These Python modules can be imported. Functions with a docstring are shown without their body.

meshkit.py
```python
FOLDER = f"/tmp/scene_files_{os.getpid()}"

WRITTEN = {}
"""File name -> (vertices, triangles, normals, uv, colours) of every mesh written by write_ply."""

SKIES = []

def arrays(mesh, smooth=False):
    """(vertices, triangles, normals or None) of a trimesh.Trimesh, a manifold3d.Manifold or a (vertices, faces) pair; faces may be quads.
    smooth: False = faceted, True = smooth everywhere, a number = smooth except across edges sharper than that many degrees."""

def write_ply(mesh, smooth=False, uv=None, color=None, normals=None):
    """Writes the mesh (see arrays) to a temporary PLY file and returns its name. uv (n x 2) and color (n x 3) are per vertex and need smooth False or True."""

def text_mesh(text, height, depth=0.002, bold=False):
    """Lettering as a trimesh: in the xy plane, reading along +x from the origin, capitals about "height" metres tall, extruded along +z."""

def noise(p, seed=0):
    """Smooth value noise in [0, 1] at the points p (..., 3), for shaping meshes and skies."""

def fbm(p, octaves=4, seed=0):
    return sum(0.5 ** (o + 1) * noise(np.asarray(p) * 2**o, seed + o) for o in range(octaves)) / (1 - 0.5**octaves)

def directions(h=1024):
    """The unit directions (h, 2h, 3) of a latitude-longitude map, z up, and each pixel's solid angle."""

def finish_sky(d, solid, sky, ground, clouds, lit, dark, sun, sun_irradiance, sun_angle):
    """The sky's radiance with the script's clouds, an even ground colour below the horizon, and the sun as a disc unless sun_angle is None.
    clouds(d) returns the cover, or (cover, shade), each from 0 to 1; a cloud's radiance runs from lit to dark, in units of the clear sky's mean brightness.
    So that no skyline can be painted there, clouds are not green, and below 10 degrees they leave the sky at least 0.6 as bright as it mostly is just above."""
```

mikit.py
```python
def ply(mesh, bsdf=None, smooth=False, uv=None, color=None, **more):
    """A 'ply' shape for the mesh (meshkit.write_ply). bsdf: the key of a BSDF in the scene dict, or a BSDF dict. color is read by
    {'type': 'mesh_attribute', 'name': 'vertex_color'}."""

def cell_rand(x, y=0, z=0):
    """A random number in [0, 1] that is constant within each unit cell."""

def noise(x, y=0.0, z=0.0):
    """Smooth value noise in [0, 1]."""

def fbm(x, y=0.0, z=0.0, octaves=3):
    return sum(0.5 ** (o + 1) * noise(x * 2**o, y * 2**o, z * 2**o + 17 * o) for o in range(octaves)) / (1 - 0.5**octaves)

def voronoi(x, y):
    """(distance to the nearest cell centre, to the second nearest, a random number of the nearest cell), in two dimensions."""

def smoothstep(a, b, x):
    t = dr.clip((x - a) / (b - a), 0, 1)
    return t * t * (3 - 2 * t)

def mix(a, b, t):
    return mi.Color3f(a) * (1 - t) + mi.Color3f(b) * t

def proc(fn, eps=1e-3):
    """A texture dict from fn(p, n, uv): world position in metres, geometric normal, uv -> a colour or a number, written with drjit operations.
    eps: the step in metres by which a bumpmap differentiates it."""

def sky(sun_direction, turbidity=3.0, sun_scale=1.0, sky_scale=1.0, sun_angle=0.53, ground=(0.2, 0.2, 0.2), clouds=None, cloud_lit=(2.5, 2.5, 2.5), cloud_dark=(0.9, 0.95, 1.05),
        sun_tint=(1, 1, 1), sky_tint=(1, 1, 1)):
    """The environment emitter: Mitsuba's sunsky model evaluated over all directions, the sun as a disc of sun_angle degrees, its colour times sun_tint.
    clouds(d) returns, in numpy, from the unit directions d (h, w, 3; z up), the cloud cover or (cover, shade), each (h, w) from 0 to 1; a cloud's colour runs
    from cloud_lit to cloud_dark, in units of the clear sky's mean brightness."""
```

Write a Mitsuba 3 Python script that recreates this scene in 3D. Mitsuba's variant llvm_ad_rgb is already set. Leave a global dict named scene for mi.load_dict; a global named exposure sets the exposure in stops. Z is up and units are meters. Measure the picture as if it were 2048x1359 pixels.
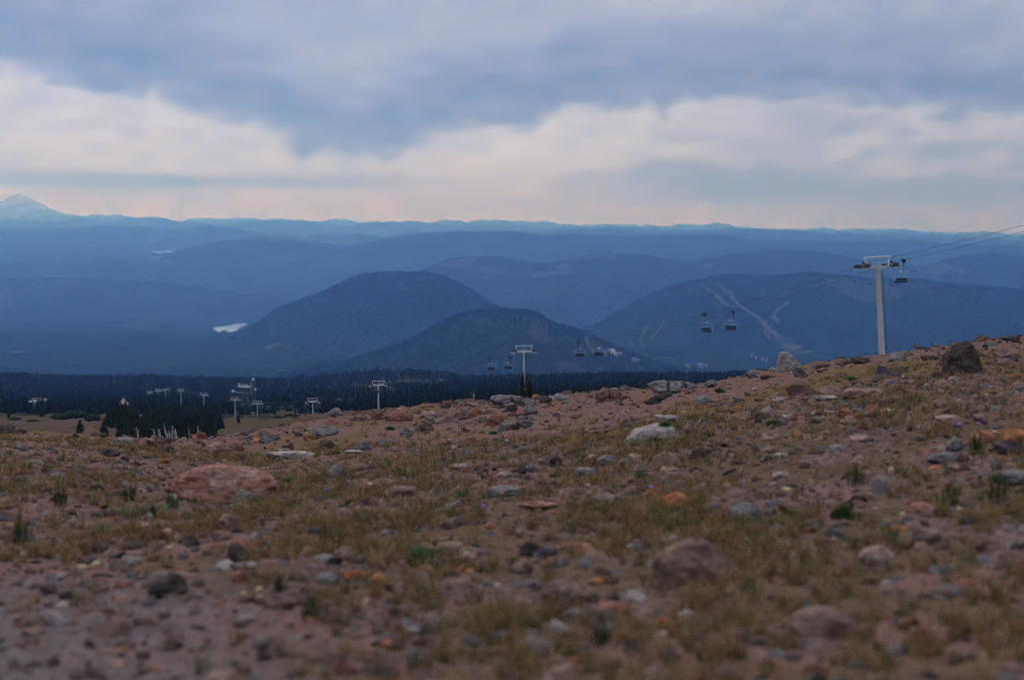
import math
import numpy as np
import trimesh
import drjit as dr
import mitsuba as mi
import mikit
import meshkit
from scipy.interpolate import PchipInterpolator
from mikit import proc, noise, fbm, voronoi, smoothstep, mix

T = mi.ScalarTransform4f
scene, labels = {}, {}

# ------------------------------------------------------------------ camera, sky, exposure
F = 2813.0                                   # focal length in pixels of a 2048 wide picture (a 50 mm lens)
HORIZON, TILT = 451.0, 0.0135                # picture row of the camera's level, and its slope to the right
PITCH, ROLL = math.atan((679.5 - HORIZON) / F), math.atan(TILT)
AHEAD = np.array([0, math.cos(PITCH), -math.sin(PITCH)])
UP0 = np.array([0, math.sin(PITCH), math.cos(PITCH)])
RIGHT = np.array([1, 0, 0]) * math.cos(ROLL) + UP0 * math.sin(ROLL)
UP = UP0 * math.cos(ROLL) - np.array([1, 0, 0]) * math.sin(ROLL)
exposure = 1.3
scene['camera'] = {
    'type': 'thinlens', 'fov': 2 * math.degrees(math.atan(1024 / F)), 'fov_axis': 'x',
    'aperture_radius': 0.022, 'focus_distance': 100.0, 'near_clip': 0.1, 'far_clip': 200000.0,
    'to_world': T().look_at(origin=[0, 0, 0], target=AHEAD.tolist(), up=UP.tolist()),
    'medium': {'type': 'ref', 'id': 'haze_air'},
}

DECK_AZ = [-60, -28, -20, -17, -15, -13.3, -11.5, -10.2, -8.6, -6.6, -4.6, -2.6, -0.8, 0.6, 2.0, 4.5, 7.6, 11.6, 15.4, 19, 27, 60]
DECK_EL = [5.0, 5.4, 5.35, 5.0, 4.8, 4.15, 3.6, 3.5, 2.7, 2.25, 2.75, 3.5, 4.1, 3.8, 4.6, 4.4, 4.75, 4.9, 4.4, 3.9, 4.3, 4.8]


def clouds(d):
    az = np.degrees(np.arctan2(d[..., 0], d[..., 1]))
    el = np.degrees(np.arcsin(np.clip(d[..., 2], -1, 1)))
    q = np.stack([az * 0.30, el * 0.65, az * 0 + 2.0], -1)
    n1 = meshkit.fbm(q, 4, 3)
    n2 = meshkit.fbm(q * [1.0, 2.6, 1] + 11, 5, 8)
    n3 = meshkit.fbm(q * [0.5, 0.5, 1] + 31, 3, 5)

    def ss(a, b, x):
        t = np.clip((x - a) / (b - a), 0, 1)
        return t * t * (3 - 2 * t)
    q4 = np.stack([az * 0.62 + 0.4 * n1, el * 1.15, az * 0 + 7.0], -1)
    puff = np.sqrt((meshkit.fbm(q4, 4, 17) - 0.5) ** 2 + 0.006) * 2 - 0.06
    wisp = meshkit.fbm(np.stack([az * 0.9 + 2.5 * n1, el * 2.2 - az * 0.12, az * 0 + 4], -1), 5, 23)
    edge = np.interp(az, DECK_AZ, DECK_EL) + (0.32 - puff) * 1.15 + (n2 - 0.5) * 1.1
    up = el - edge
    deck = 0.55 * ss(-0.42, 0.55, up) + 0.45 * ss(-1.0, 1.5, up)
    deckshade = 0.97 - 0.30 * ss(0.8, 4.6, up) * (0.25 + 1.3 * n3) - 0.30 * (wisp - 0.5)
    deckshade -= 0.08 * np.exp(-((az - 3) / 9.0) ** 2) * ss(5, 9, el)
    # a second, lower grey layer on the right, and thin streaks on the left
    top2 = 2.45 + 1.6 * (n1 - 0.5) + 0.8 * (wisp - 0.5)
    low = ss(-2.0, 8.0, az + 9 * (n1 - 0.5)) * ss(0.35, 1.30, el + 0.6 * (n2 - 0.5)) * (1 - ss(top2 - 0.7, top2 + 0.9, el))
    streak = (1 - ss(-5, 2, az)) * np.exp(-((el - 1.65 - 0.6 * (n3 - 0.5)) / 0.40) ** 2) * (0.20 + 0.7 * n2)
    streak += 0.5 * np.exp(-((el - 0.95) / 0.35) ** 2) * np.clip(n2 - 0.45, 0, 1)
    lines = meshkit.fbm(np.stack([az * 0.10, el * 3.4 + 0.02 * az, az * 0 + 9], -1), 3, 29)
    streak += np.clip(lines - 0.50, 0, 1) * 1.3 * ss(2.6, 1.0, el)
    bright = 0.12 + 0.75 * (wisp - 0.45) + 0.30 * ss(0, 10, az) + 0.15 * ss(9, 16, az)
    shade = np.maximum(deck * deckshade, 0.80 * low + 0.15 * (wisp - 0.5))
    shade = np.maximum(np.maximum(shade, streak), np.clip(bright, 0, 1) * (1 - deck) * 0.9)
    shade = shade * (1 - 0.95 * ss(7, 48, el))     # an overcast sky is brightest overhead
    return np.ones_like(el), np.clip(shade, 0, 1)


scene['sky'] = mikit.sky((-0.30, 0.72, 0.60), turbidity=3, sun_scale=0.36, sun_angle=34, clouds=clouds,
                         cloud_lit=(3.25, 3.2, 3.7), cloud_dark=(0.92, 1.26, 2.1), sun_tint=(1.0, 1.0, 1.15))

# ------------------------------------------------------------------ helpers
numbers = {}


def numbered(name):
    k = numbers.get(name, 0)
    numbers[name] = k + 1
    return name if k == 0 else f'{name}_{k:03d}'


def thing(name, label, cat, group=None):
    key = numbered(name)
    labels[key] = {'label': label, 'category': cat}
    if group:
        labels[key]['group'] = group
    return key


def part(parent, name, shape, label=None):
    key = numbered(f'{parent}__{name}')
    scene[key] = shape
    if label:
        labels[key] = {'label': label}
    return key


def struct(name, shape, kind='structure', label=None):
    key = numbered(name)
    scene[key] = shape
    labels[key] = {'kind': kind}
    if label:
        labels[key]['label'] = label
    return key


def boxm(c, s):
    m = trimesh.creation.box(s)
    m.apply_translation(c)
    return m


def tubem(p0, p1, r0, r1=None, sides=8, caps=True):
    p0, p1 = np.asarray(p0, float), np.asarray(p1, float)
    r1 = r0 if r1 is None else r1
    z = (p1 - p0) / np.linalg.norm(p1 - p0)
    x = np.cross(z, [0, 0, 1] if abs(z[2]) < 0.9 else [1, 0, 0])
    x /= np.linalg.norm(x)
    y = np.cross(z, x)
    ang = np.arange(sides) * 2 * np.pi / sides
    ring = np.cos(ang)[:, None] * x + np.sin(ang)[:, None] * y
    v = np.vstack([p0 + ring * r0, p1 + ring * r1, [p0], [p1]])
    i = np.arange(sides)
    j = (i + 1) % sides
    f = [np.stack([i, j, j + sides], 1), np.stack([i, j + sides, i + sides], 1)]
    if caps:
        f += [np.stack([j, i, i * 0 + 2 * sides], 1), np.stack([i + sides, j + sides, i * 0 + 2 * sides + 1], 1)]
    return trimesh.Trimesh(v, np.vstack(f), process=False)


def poly_tube(pts, r, sides=6):
    return cat([tubem(a, b, r, sides=sides) for a, b in zip(pts[:-1], pts[1:])])


def cat(ms):
    return trimesh.util.concatenate(ms)


def pix(px, py):
    """(x/y, z/y) of the sight line through a picture point: how the photograph was measured."""
    u, v = (np.asarray(px, float) - 1024) / F, (np.asarray(py, float) - 679.5) / F
    d = AHEAD + u[..., None] * RIGHT - v[..., None] * UP
    return d[..., 0] / d[..., 1], d[..., 2] / d[..., 1]


def slope_of(px, py):
    return -float(pix(px, py)[1])


def rgb(c):
    return {'type': 'rgb', 'value': list(map(float, c))}


def mat(name, bsdf):
    scene[name] = {'type': 'twosided', 'bsdf': bsdf}
    return name


# ------------------------------------------------------------------ materials
def near_ground(p, n, uv):
    x, y = p.x, p.y
    big = fbm(x * 0.22, y * 0.22, 0.0, 3)
    mid = fbm(x * 1.3 + 7, y * 1.3, 3.0, 3)
    fine = fbm(x * 14.0, y * 14.0, 5.0, 3)
    grit = noise(x * 70.0, y * 70.0, p.z * 70.0)
    c = mix((0.099, 0.068, 0.066), (0.221, 0.155, 0.149), smoothstep(0.3, 0.7, fine * 0.6 + mid * 0.4))
    c = mix(c, (0.180, 0.089, 0.072), 0.55 * smoothstep(0.48, 0.68, mid * 0.75 + big * 0.25))
    c = mix(c, (0.108, 0.081, 0.045), 0.6 * smoothstep(0.45, 0.6, fbm(x * 0.9 + 31, y * 0.6 + 4, 1.0, 3)))
    c = mix(c, mix((0.128, 0.076, 0.066), (0.254, 0.160, 0.144), fine), 0.75 * smoothstep(26.0, 46.0, y + 14.0 * (mid - 0.5)))
    c = mix(c, (0.141, 0.108, 0.047), 0.7 * smoothstep(0.54, 0.64, fbm(x * 0.16 + 4, y * 0.09, 6.0, 3)) * smoothstep(30.0, 40.0, y))
    bare = smoothstep(0.6, -1.2, x + 1.2 + 0.25 * (y - 8)) * smoothstep(14.0, 10.0, y)
    c = mix(c, mix((0.094, 0.084, 0.089), (0.187, 0.169, 0.175), fine), 0.85 * bare)
    c = c * (0.62 + 0.76 * grit)
    far = smoothstep(170.0, 330.0, y)
    turf = mix((0.088, 0.070, 0.062), (0.070, 0.064, 0.036), smoothstep(0.42, 0.6, fbm(x * 0.02, y * 0.012, 2.0, 4)))
    c = mix(c, turf, far * 0.8)
    duff = smoothstep(520.0, 640.0, y)
    return mix(c, (0.018, 0.022, 0.014), duff * 0.9 * smoothstep(0.25, 0.45, fbm(x * 0.012, y * 0.008, 9.0, 3)))


mat('mat_ground', {'type': 'bumpmap', 'scale': 1.0, 'nested': {'type': 'diffuse', 'reflectance': proc(near_ground)},
                   'arbitrary': proc(lambda p, n, uv: 0.05 * fbm(p.x * 9, p.y * 9, 0.0, 4), eps=0.01)})


def forest_colour(p, n, uv):
    d1, d2, r = voronoi(p.x / 13.0, p.y / 16.0)
    big = fbm(p.x * 0.0016, p.y * 0.0016, p.z * 0.002, 4)
    c = mix((0.005, 0.009, 0.007), (0.020, 0.029, 0.019), r * (1.0 - 0.7 * d1))  # darkened tones stand in for the canopy's self-shadowing on smooth terrain
    c = c * (0.30 + 1.4 * big)
    return mix(c, (0.050, 0.058, 0.028), 0.22 * smoothstep(0.70, 0.78, fbm(p.x * 0.0011 + 40, p.y * 0.0007, 0.0, 4)))


mat('mat_forest_floor', {'type': 'diffuse', 'reflectance': proc(forest_colour)})


def hill_colour(p, n, uv):
    c = forest_colour(p, n, uv)
    scree = smoothstep(0.66, 0.72, fbm(p.x * 0.0023 + 63, p.y * 0.0020 + 28, p.z * 0.003, 4)) * smoothstep(-560.0, -460.0, p.z) * smoothstep(15500.0, 14500.0, p.y)
    return mix(c, (0.11, 0.09, 0.10), 0.2 * scree)


mat('mat_hill', {'type': 'diffuse', 'reflectance': proc(hill_colour)})
mat('mat_volcano', {'type': 'diffuse', 'reflectance': proc(lambda p, n, uv: mix(
    (0.06, 0.06, 0.07), (0.36, 0.36, 0.39), smoothstep(150.0, 700.0, p.z + 700.0 * (fbm(p.x * 0.0016, p.y * 0.0016, p.z * 0.004, 4) - 0.5))))})


def stone(base, alt, lichen=(0.33, 0.32, 0.29), amount=0.25, scale=1.0):
    def colour(p, n, uv):
        s = scale
        a = fbm(p.x * 5 * s, p.y * 5 * s, p.z * 5 * s, 4)
        b = noise(p.x * 60 * s, p.y * 60 * s, p.z * 60 * s)
        k = noise(p.x * 23 * s, p.y * 23 * s, p.z * 23 * s)
        c = mix(base, alt, smoothstep(0.3, 0.7, a))
        c = mix(c, lichen, amount * smoothstep(0.50, 0.68, fbm(p.x * 2.2 * s + 9, p.y * 2.2 * s, p.z * 2.2 * s, 4)))
        c = mix(c, lichen, amount * smoothstep(0.56, 0.66, fbm(p.x * 9.0 * s + 3, p.y * 9.0 * s, p.z * 9.0 * s, 3)))
        c = c * (1 - 0.45 * smoothstep(0.55, 0.68, fbm(p.x * 7.0 * s + 23, p.y * 7.0 * s, p.z * 16.0 * s, 3)))
        return c * (0.42 + 0.62 * b + 0.54 * k)
    return {'type': 'bumpmap', 'scale': 1.0, 'nested': {'type': 'diffuse', 'reflectance': proc(colour)},
            'arbitrary': proc(lambda p, n, uv: 0.05 * fbm(p.x * 11 * scale, p.y * 11 * scale, p.z * 11 * scale, 4), eps=0.006)}


STONES = {
    'grey': mat('mat_grey_stone', stone((0.107, 0.105, 0.110), (0.216, 0.206, 0.209), (0.314, 0.300, 0.287), 0.3)),
    'pale': mat('mat_pale_stone', stone((0.255, 0.242, 0.234), (0.457, 0.430, 0.408), (0.163, 0.151, 0.142), 0.6)),
    'pink': mat('mat_pink_stone', stone((0.202, 0.133, 0.118), (0.353, 0.233, 0.202), (0.418, 0.339, 0.307), 0.5)),
    'red': mat('mat_red_stone', stone((0.215, 0.103, 0.080), (0.325, 0.172, 0.138), (0.40, 0.30, 0.26), 0.42)),
    'brown': mat('mat_brown_stone', stone((0.112, 0.081, 0.069), (0.209, 0.145, 0.123), (0.287, 0.229, 0.196), 0.35)),
    'dark': mat('mat_dark_stone', stone((0.047, 0.041, 0.041), (0.099, 0.084, 0.081), (0.169, 0.145, 0.136), 0.35)),
    'orange': mat('mat_orange_stone', stone((0.250, 0.098, 0.045), (0.390, 0.175, 0.088), (0.27, 0.19, 0.15), 0.4)),
    'light': mat('mat_light_stone', stone((0.189, 0.179, 0.175), (0.336, 0.316, 0.304), (0.396, 0.374, 0.358), 0.6)),
}
mat('mat_loose_stone', {'type': 'diffuse', 'reflectance': {'type': 'mesh_attribute', 'name': 'vertex_color'}})
mat('mat_grass', {'type': 'diffuse', 'reflectance': {'type': 'mesh_attribute', 'name': 'vertex_color'}})
mat('mat_needles', {'type': 'diffuse', 'reflectance': proc(lambda p, n, uv: mix(
    (0.008, 0.014, 0.008), (0.034, 0.048, 0.022), noise(p.x * 0.9, p.y * 0.9, p.z * 1.6)))})
mat('mat_far_needles', {'type': 'diffuse', 'reflectance': proc(lambda p, n, uv: mix(
    (0.008, 0.013, 0.009), (0.016, 0.023, 0.014), noise(p.x * 0.13, p.y * 0.13, p.z * 0.3)))})
mat('mat_bark', {'type': 'diffuse', 'reflectance': rgb((0.10, 0.08, 0.065))})
mat('mat_dead_wood', {'type': 'diffuse', 'reflectance': proc(lambda p, n, uv: mix((0.30, 0.28, 0.26), (0.58, 0.56, 0.54), noise(p.x * 3, p.y * 3, p.z * 1.2)))})
mat('mat_galvanised', {'type': 'principled', 'base_color': proc(lambda p, n, uv: mix(
    (0.36, 0.37, 0.39), (0.52, 0.53, 0.55), fbm(p.x * 1.4, p.y * 1.4, p.z * 0.5, 3))), 'roughness': 0.55, 'metallic': 0.15, 'specular': 0.4})
mat('mat_white_paint', {'type': 'principled', 'base_color': rgb((0.58, 0.61, 0.66)), 'roughness': 0.5, 'specular': 0.4})
mat('mat_dark_steel', {'type': 'principled', 'base_color': rgb((0.035, 0.032, 0.036)), 'roughness': 0.55, 'specular': 0.4})
mat('mat_black_seat', {'type': 'principled', 'base_color': rgb((0.012, 0.012, 0.016)), 'roughness': 0.6, 'specular': 0.3})
mat('mat_rope', {'type': 'principled', 'base_color': rgb((0.06, 0.06, 0.065)), 'roughness': 0.5, 'metallic': 0.4})
mat('mat_dull_steel', {'type': 'principled', 'base_color': rgb((0.10, 0.11, 0.13)), 'roughness': 0.6})
mat('mat_concrete', {'type': 'diffuse', 'reflectance': rgb((0.32, 0.29, 0.27))})
mat('mat_sky_toned_water', {'type': 'principled', 'base_color': rgb((0.30, 0.34, 0.39)), 'roughness': 0.05, 'specular': 0.9})  # pale base colour paints in the bright sky reflection on the lakes
mat('mat_meadow', {'type': 'diffuse', 'reflectance': proc(lambda p, n, uv: mix((0.028, 0.042, 0.018), (0.060, 0.064, 0.030), fbm(p.x * 0.014, p.y * 0.010, 0.0, 4)))})
mat('mat_bare_run', {'type': 'diffuse', 'reflectance': proc(lambda p, n, uv: mix((0.032, 0.040, 0.021), (0.072, 0.064, 0.054), smoothstep(0.42, 0.6, fbm(p.x * 0.010, p.y * 0.008, 0.0, 4))))})
mat('mat_roof_shakes', {'type': 'diffuse', 'reflectance': rgb((0.42, 0.30, 0.27))})
mat('mat_grey_wall', {'type': 'diffuse', 'reflectance': rgb((0.20, 0.21, 0.23))})
mat('mat_white_wall', {'type': 'diffuse', 'reflectance': rgb((0.62, 0.60, 0.59))})
mat('mat_red_roof', {'type': 'diffuse', 'reflectance': rgb((0.38, 0.13, 0.12))})
mat('mat_purple_roof', {'type': 'diffuse', 'reflectance': rgb((0.28, 0.22, 0.30))})
mat('mat_tan_roof', {'type': 'diffuse', 'reflectance': rgb((0.38, 0.25, 0.21))})

# ------------------------------------------------------------------ the mountain slope we stand on
COLS = [0, 200, 512, 760, 1047, 1300, 1450, 1560, 1800, 2048]
CREST_Y = [42, 40, 80, 105, 110, 90, 80, 72, 62, 58]
CREST_P = [880, 889, 870, 818, 799, 780, 762, 741, 709, 680]
FAR_Y = [150, 215, 300, 363, 508, 620, 760, 1000, 1400, 2000, 2500, 3300]
FAR_T = np.array([
    [.180, .187, .185, .168, .158, .158, .154, .150, .125, .115],
    [.178, .180, .178, .166, .150, .146, .140, .135, .116, .110],
    [.168, .168, .1685, .160, .142, .141, .136, .131, .119, .114],
    [.160, .161, .1625, .153, .1350, .135, .133, .131, .121, .118],
    [.1520, .1515, .1530, .1430, .1365, .136, .135, .134, .128, .126],
    [.1475, .1475, .1510, .1485, .1380, .136, .135, .134, .130, .129],
    [.147, .1475, .1525, .1475, .1385, .136, .135, .135, .133, .132],
    [.1440, .1445, .1450, .142, .136, .134, .134, .134, .133, .133],
    [.138, .138, .138, .136, .131, .129, .129, .129, .129, .129],
    [.130, .130, .129, .127, .1245, .123, .123, .124, .125, .125],
    [.1245, .124, .124, .1225, .1205, .121, .1215, .122, .123, .124],
    [.132, .132, .132, .131, .131, .131, .131, .131, .131, .131]]) - (HORIZON + TILT * (np.array(COLS) - 1024) - 416) / F
A_COLS = [float(pix(c, 800)[0]) for c in COLS]
EYE = 1.6
LOGY = np.linspace(math.log(2.0), math.log(3400.0), 260)


def profile(k):
    yc, tc = CREST_Y[k], slope_of(COLS[k], CREST_P[k])
    s0 = tc - EYE / yc
    ys = [2.0, 6.0, yc * 0.45, yc * 0.75, yc]
    ss = [s0, s0, s0, s0, s0]
    for j, y in enumerate(FAR_Y):
        if y > yc * 1.25:
            ys.append(y)
            ss.append(FAR_T[j, k] - EYE / y)
    return PchipInterpolator(np.log(ys), ss)(LOGY)


PROFILES = np.array([profile(k) for k in range(len(COLS))])
ACROSS = np.linspace(-0.7, 0.7, 281)
SLOPES = np.array([np.interp(ACROSS, A_COLS, PROFILES[:, j]) for j in range(len(LOGY))]).T
from scipy.ndimage import gaussian_filter1d, map_coordinates
SLOPES = gaussian_filter1d(SLOPES, 5, axis=0, mode='nearest')


def ground(x, y, rough=True):
    """Height of the slope under (x, y)."""
    x, y = np.broadcast_arrays(np.asarray(x, float), np.asarray(y, float))
    yy = np.maximum(y, 2.0)
    a = np.clip(x / np.maximum(y, 25.0), -0.7, 0.7)
    ci = (a + 0.7) / 1.4 * (len(ACROSS) - 1)
    li = (np.log(yy) - LOGY[0]) / (LOGY[-1] - LOGY[0]) * (len(LOGY) - 1)
    s = map_coordinates(SLOPES, [ci.ravel(), np.clip(li, 0, len(LOGY) - 1).ravel()], order=1).reshape(x.shape)
    z = -EYE - s * y
    if rough:
        p = np.stack([x, y, x * 0], -1)
        z = z + (meshkit.fbm(p * 0.16, 3, 1) - 0.5) * np.interp(y, [4, 14, 40, 110, 400, 2500], [0.12, 0.32, 0.36, 0.8, 3, 10])
        z = z + (meshkit.fbm(p * np.array([0.004, 0.0016, 1]), 3, 6) - 0.5) * np.interp(y, [700, 1500, 2500], [0, 14, 34])
        z = z + (meshkit.fbm(p * 1.1, 3, 2) - 0.5) * np.interp(y, [4, 20, 60, 150], [0.10, 0.20, 0.32, 0.7])
        z = z + (meshkit.fbm(p * 6.0, 3, 4) - 0.5) * np.interp(y, [0, 30, 120], [0.055, 0.12, 0.25])
    return z


def grid_mesh(xs, ys, zs):
    n, m = xs.shape
    v = np.stack([xs, ys, zs], -1).reshape(-1, 3)
    i, j = np.meshgrid(np.arange(n - 1), np.arange(m - 1), indexing='ij')
    q = i * m + j
    f = np.vstack([np.stack([q, q + 1, q + m + 1], -1).reshape(-1, 3), np.stack([q, q + m + 1, q + m], -1).reshape(-1, 3)])
    return v, f


def slope_mesh():
    ys = np.concatenate([np.linspace(-40, 3.5, 24), np.geomspace(3.8, 125, 470), np.geomspace(127, 3300, 130)])
    aa = np.concatenate([np.linspace(-0.95, -0.44, 26), np.linspace(-0.43, 0.43, 360), np.linspace(0.44, 0.95, 26)])
    w = np.sqrt(np.maximum(ys, 0) ** 2 + np.where(ys < 8, 6 ** 2, 6 ** 2))
    yy, aam = np.meshgrid(ys, aa, indexing='ij')
    xx = aam * w[:, None] * np.where(yy < 0, 6, 1)
    return grid_mesh(xx, yy, ground(xx, yy))


struct('mountain_slope', mikit.ply(slope_mesh(), 'mat_ground', smooth=True))


def on_ground(px, py, y0=4.0, y1=140.0):
    """Where the sight line of a picture point first meets the slope."""
    a, t = pix(px, py)
    ys = np.geomspace(y0, y1, 1500)
    below = ground(a * ys, ys) >= t * ys
    if not below.any():
        k = np.argmax(ground(a * ys, ys) - t * ys)
    else:
        k = int(np.argmax(below))
    y = ys[k]
    return float(a * y), float(y), float(ground(a * y, y))


# ------------------------------------------------------------------ valley, hills, volcano
V_Y = [2300, 2800, 4000, 5000, 6000, 7000, 8500, 10500, 14000, 17000, 20000, 30000, 46000, 60000]
V_Z = [-340, -395, -562, -642, -692, -735, -790, -880, -900, -800, -640, -720, -860, -1020]
V_Z = [z + 0.0124 * y for y, z in zip(V_Y, V_Z)]
LAKES = [(float(pix(c, r)[0]) * y, y, w, d, float(pix(c, r)[1]) * y) for c, r, y, w, d in ((463, 655, 10400, 330, 900), (327, 503.3, 19500, 420, 1100))]
VALLEY = PchipInterpolator(V_Y, V_Z)


def valley(x, y):
    y = np.clip(y, V_Y[0], V_Y[-1])
    p = np.stack(np.broadcast_arrays(x, y, 0.0), -1)
    z = VALLEY(y) + (meshkit.fbm(p * 0.0009, 4, 12) - 0.5) * np.interp(y, [2500, 6000, 12000, 40000], [30, 55, 40, 40])
    for lx, ly, rx, ry, level in LAKES:           # lakes lie in flat basins
        r = np.sqrt(((x - lx) / rx) ** 2 + ((y - ly) / ry) ** 2)
        k = np.clip((2.2 - r) / 1.1, 0, 1)
        z = z + (level - 5.0 - z) * k * k * (3 - 2 * k)
    return z


def valley_mesh():
    ys = np.concatenate([np.geomspace(2350, 20000, 330), np.geomspace(20200, 53000, 80)])
    aa = np.linspace(-0.62, 0.62, 330)
    yy, am = np.meshgrid(ys, aa, indexing='ij')
    return grid_mesh(am * yy, yy, valley(am * yy, yy))


struct('valley_floor', mikit.ply(valley_mesh(), 'mat_forest_floor', smooth=True))

HILLS = []


class Hill:
    def __init__(self, pts, y, front, back, spur=1.0, bend=0.0, skew=0.0, seed=0):
        self.a = np.array([float(pix(p[0], p[1])[0]) for p in pts])
        self.t = np.array([-float(pix(p[0], p[1])[1]) for p in pts])
        self.curve = PchipInterpolator(self.a, self.t)
        self.y, self.front, self.back, self.spur, self.bend, self.skew, self.seed = y, front, back, spur, bend, skew, seed
        HILLS.append(self)

    def crest_y(self, a):
        mid = 0.5 * (self.a[0] + self.a[-1])
        half = 0.5 * (self.a[-1] - self.a[0])
        return self.y * (1 + self.bend * ((a - mid) / half) ** 2 + self.skew * (a - mid) / half)

    def height(self, x, y):
        a = np.clip(x / y, self.a[0], self.a[-1])
        yc = self.crest_y(a)
        jag = meshkit.fbm(np.stack(np.broadcast_arrays(a * 70 + self.seed * 7.3, 0.5, 0.0), -1), 4, 70 + self.seed) - 0.5
        zc = -yc * (self.curve(a) - jag * np.interp(self.y, [5000, 15000, 30000, 46000, 50000], [0.0012, 0.0020, 0.0040, 0.0055, 0.0012]))
        s = (y - yc) / np.where(y < yc, self.front, self.back)
        p = np.stack(np.broadcast_arrays(x, y, 0.0), -1)
        n = meshkit.fbm(p * np.array([1.0, 0.45, 1]) * (2.6 / self.front), 4, 20 + self.seed) - 0.5
        s2 = s * (1 + 0.7 * n * self.spur)
        r = np.clip(np.abs(s2), 0, 1)
        shape = (1 - r ** 1.7) ** 2 * (0.25 * r + 1) / 1.0
        shape = np.clip(shape, 0, 1)
        base = valley(x, y) - 6
        z = base + np.maximum(zc - base, -20) * shape
        relief = np.abs(zc - base)
        return z + (meshkit.fbm(p * (9.0 / self.front), 4, 40 + self.seed) - 0.5) * 0.22 * relief * np.clip(1 - shape, 0, 0.6) * np.clip(shape * 5, 0, 1)

    def mesh(self, na=300, ns=56):
        aa = np.linspace(self.a[0], self.a[-1], na)
        u = np.linspace(-1, 1, ns)
        u = np.sign(u) * np.abs(u) ** 1.25
        am, um = np.meshgrid(aa, u, indexing='ij')
        yc = self.crest_y(am)
        yy = yc + um * np.where(um < 0, self.front, self.back) * 1.0
        v, f = grid_mesh(am * yy, yy, self.height(am * yy, yy))
        return v, f[:, ::-1]


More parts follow.
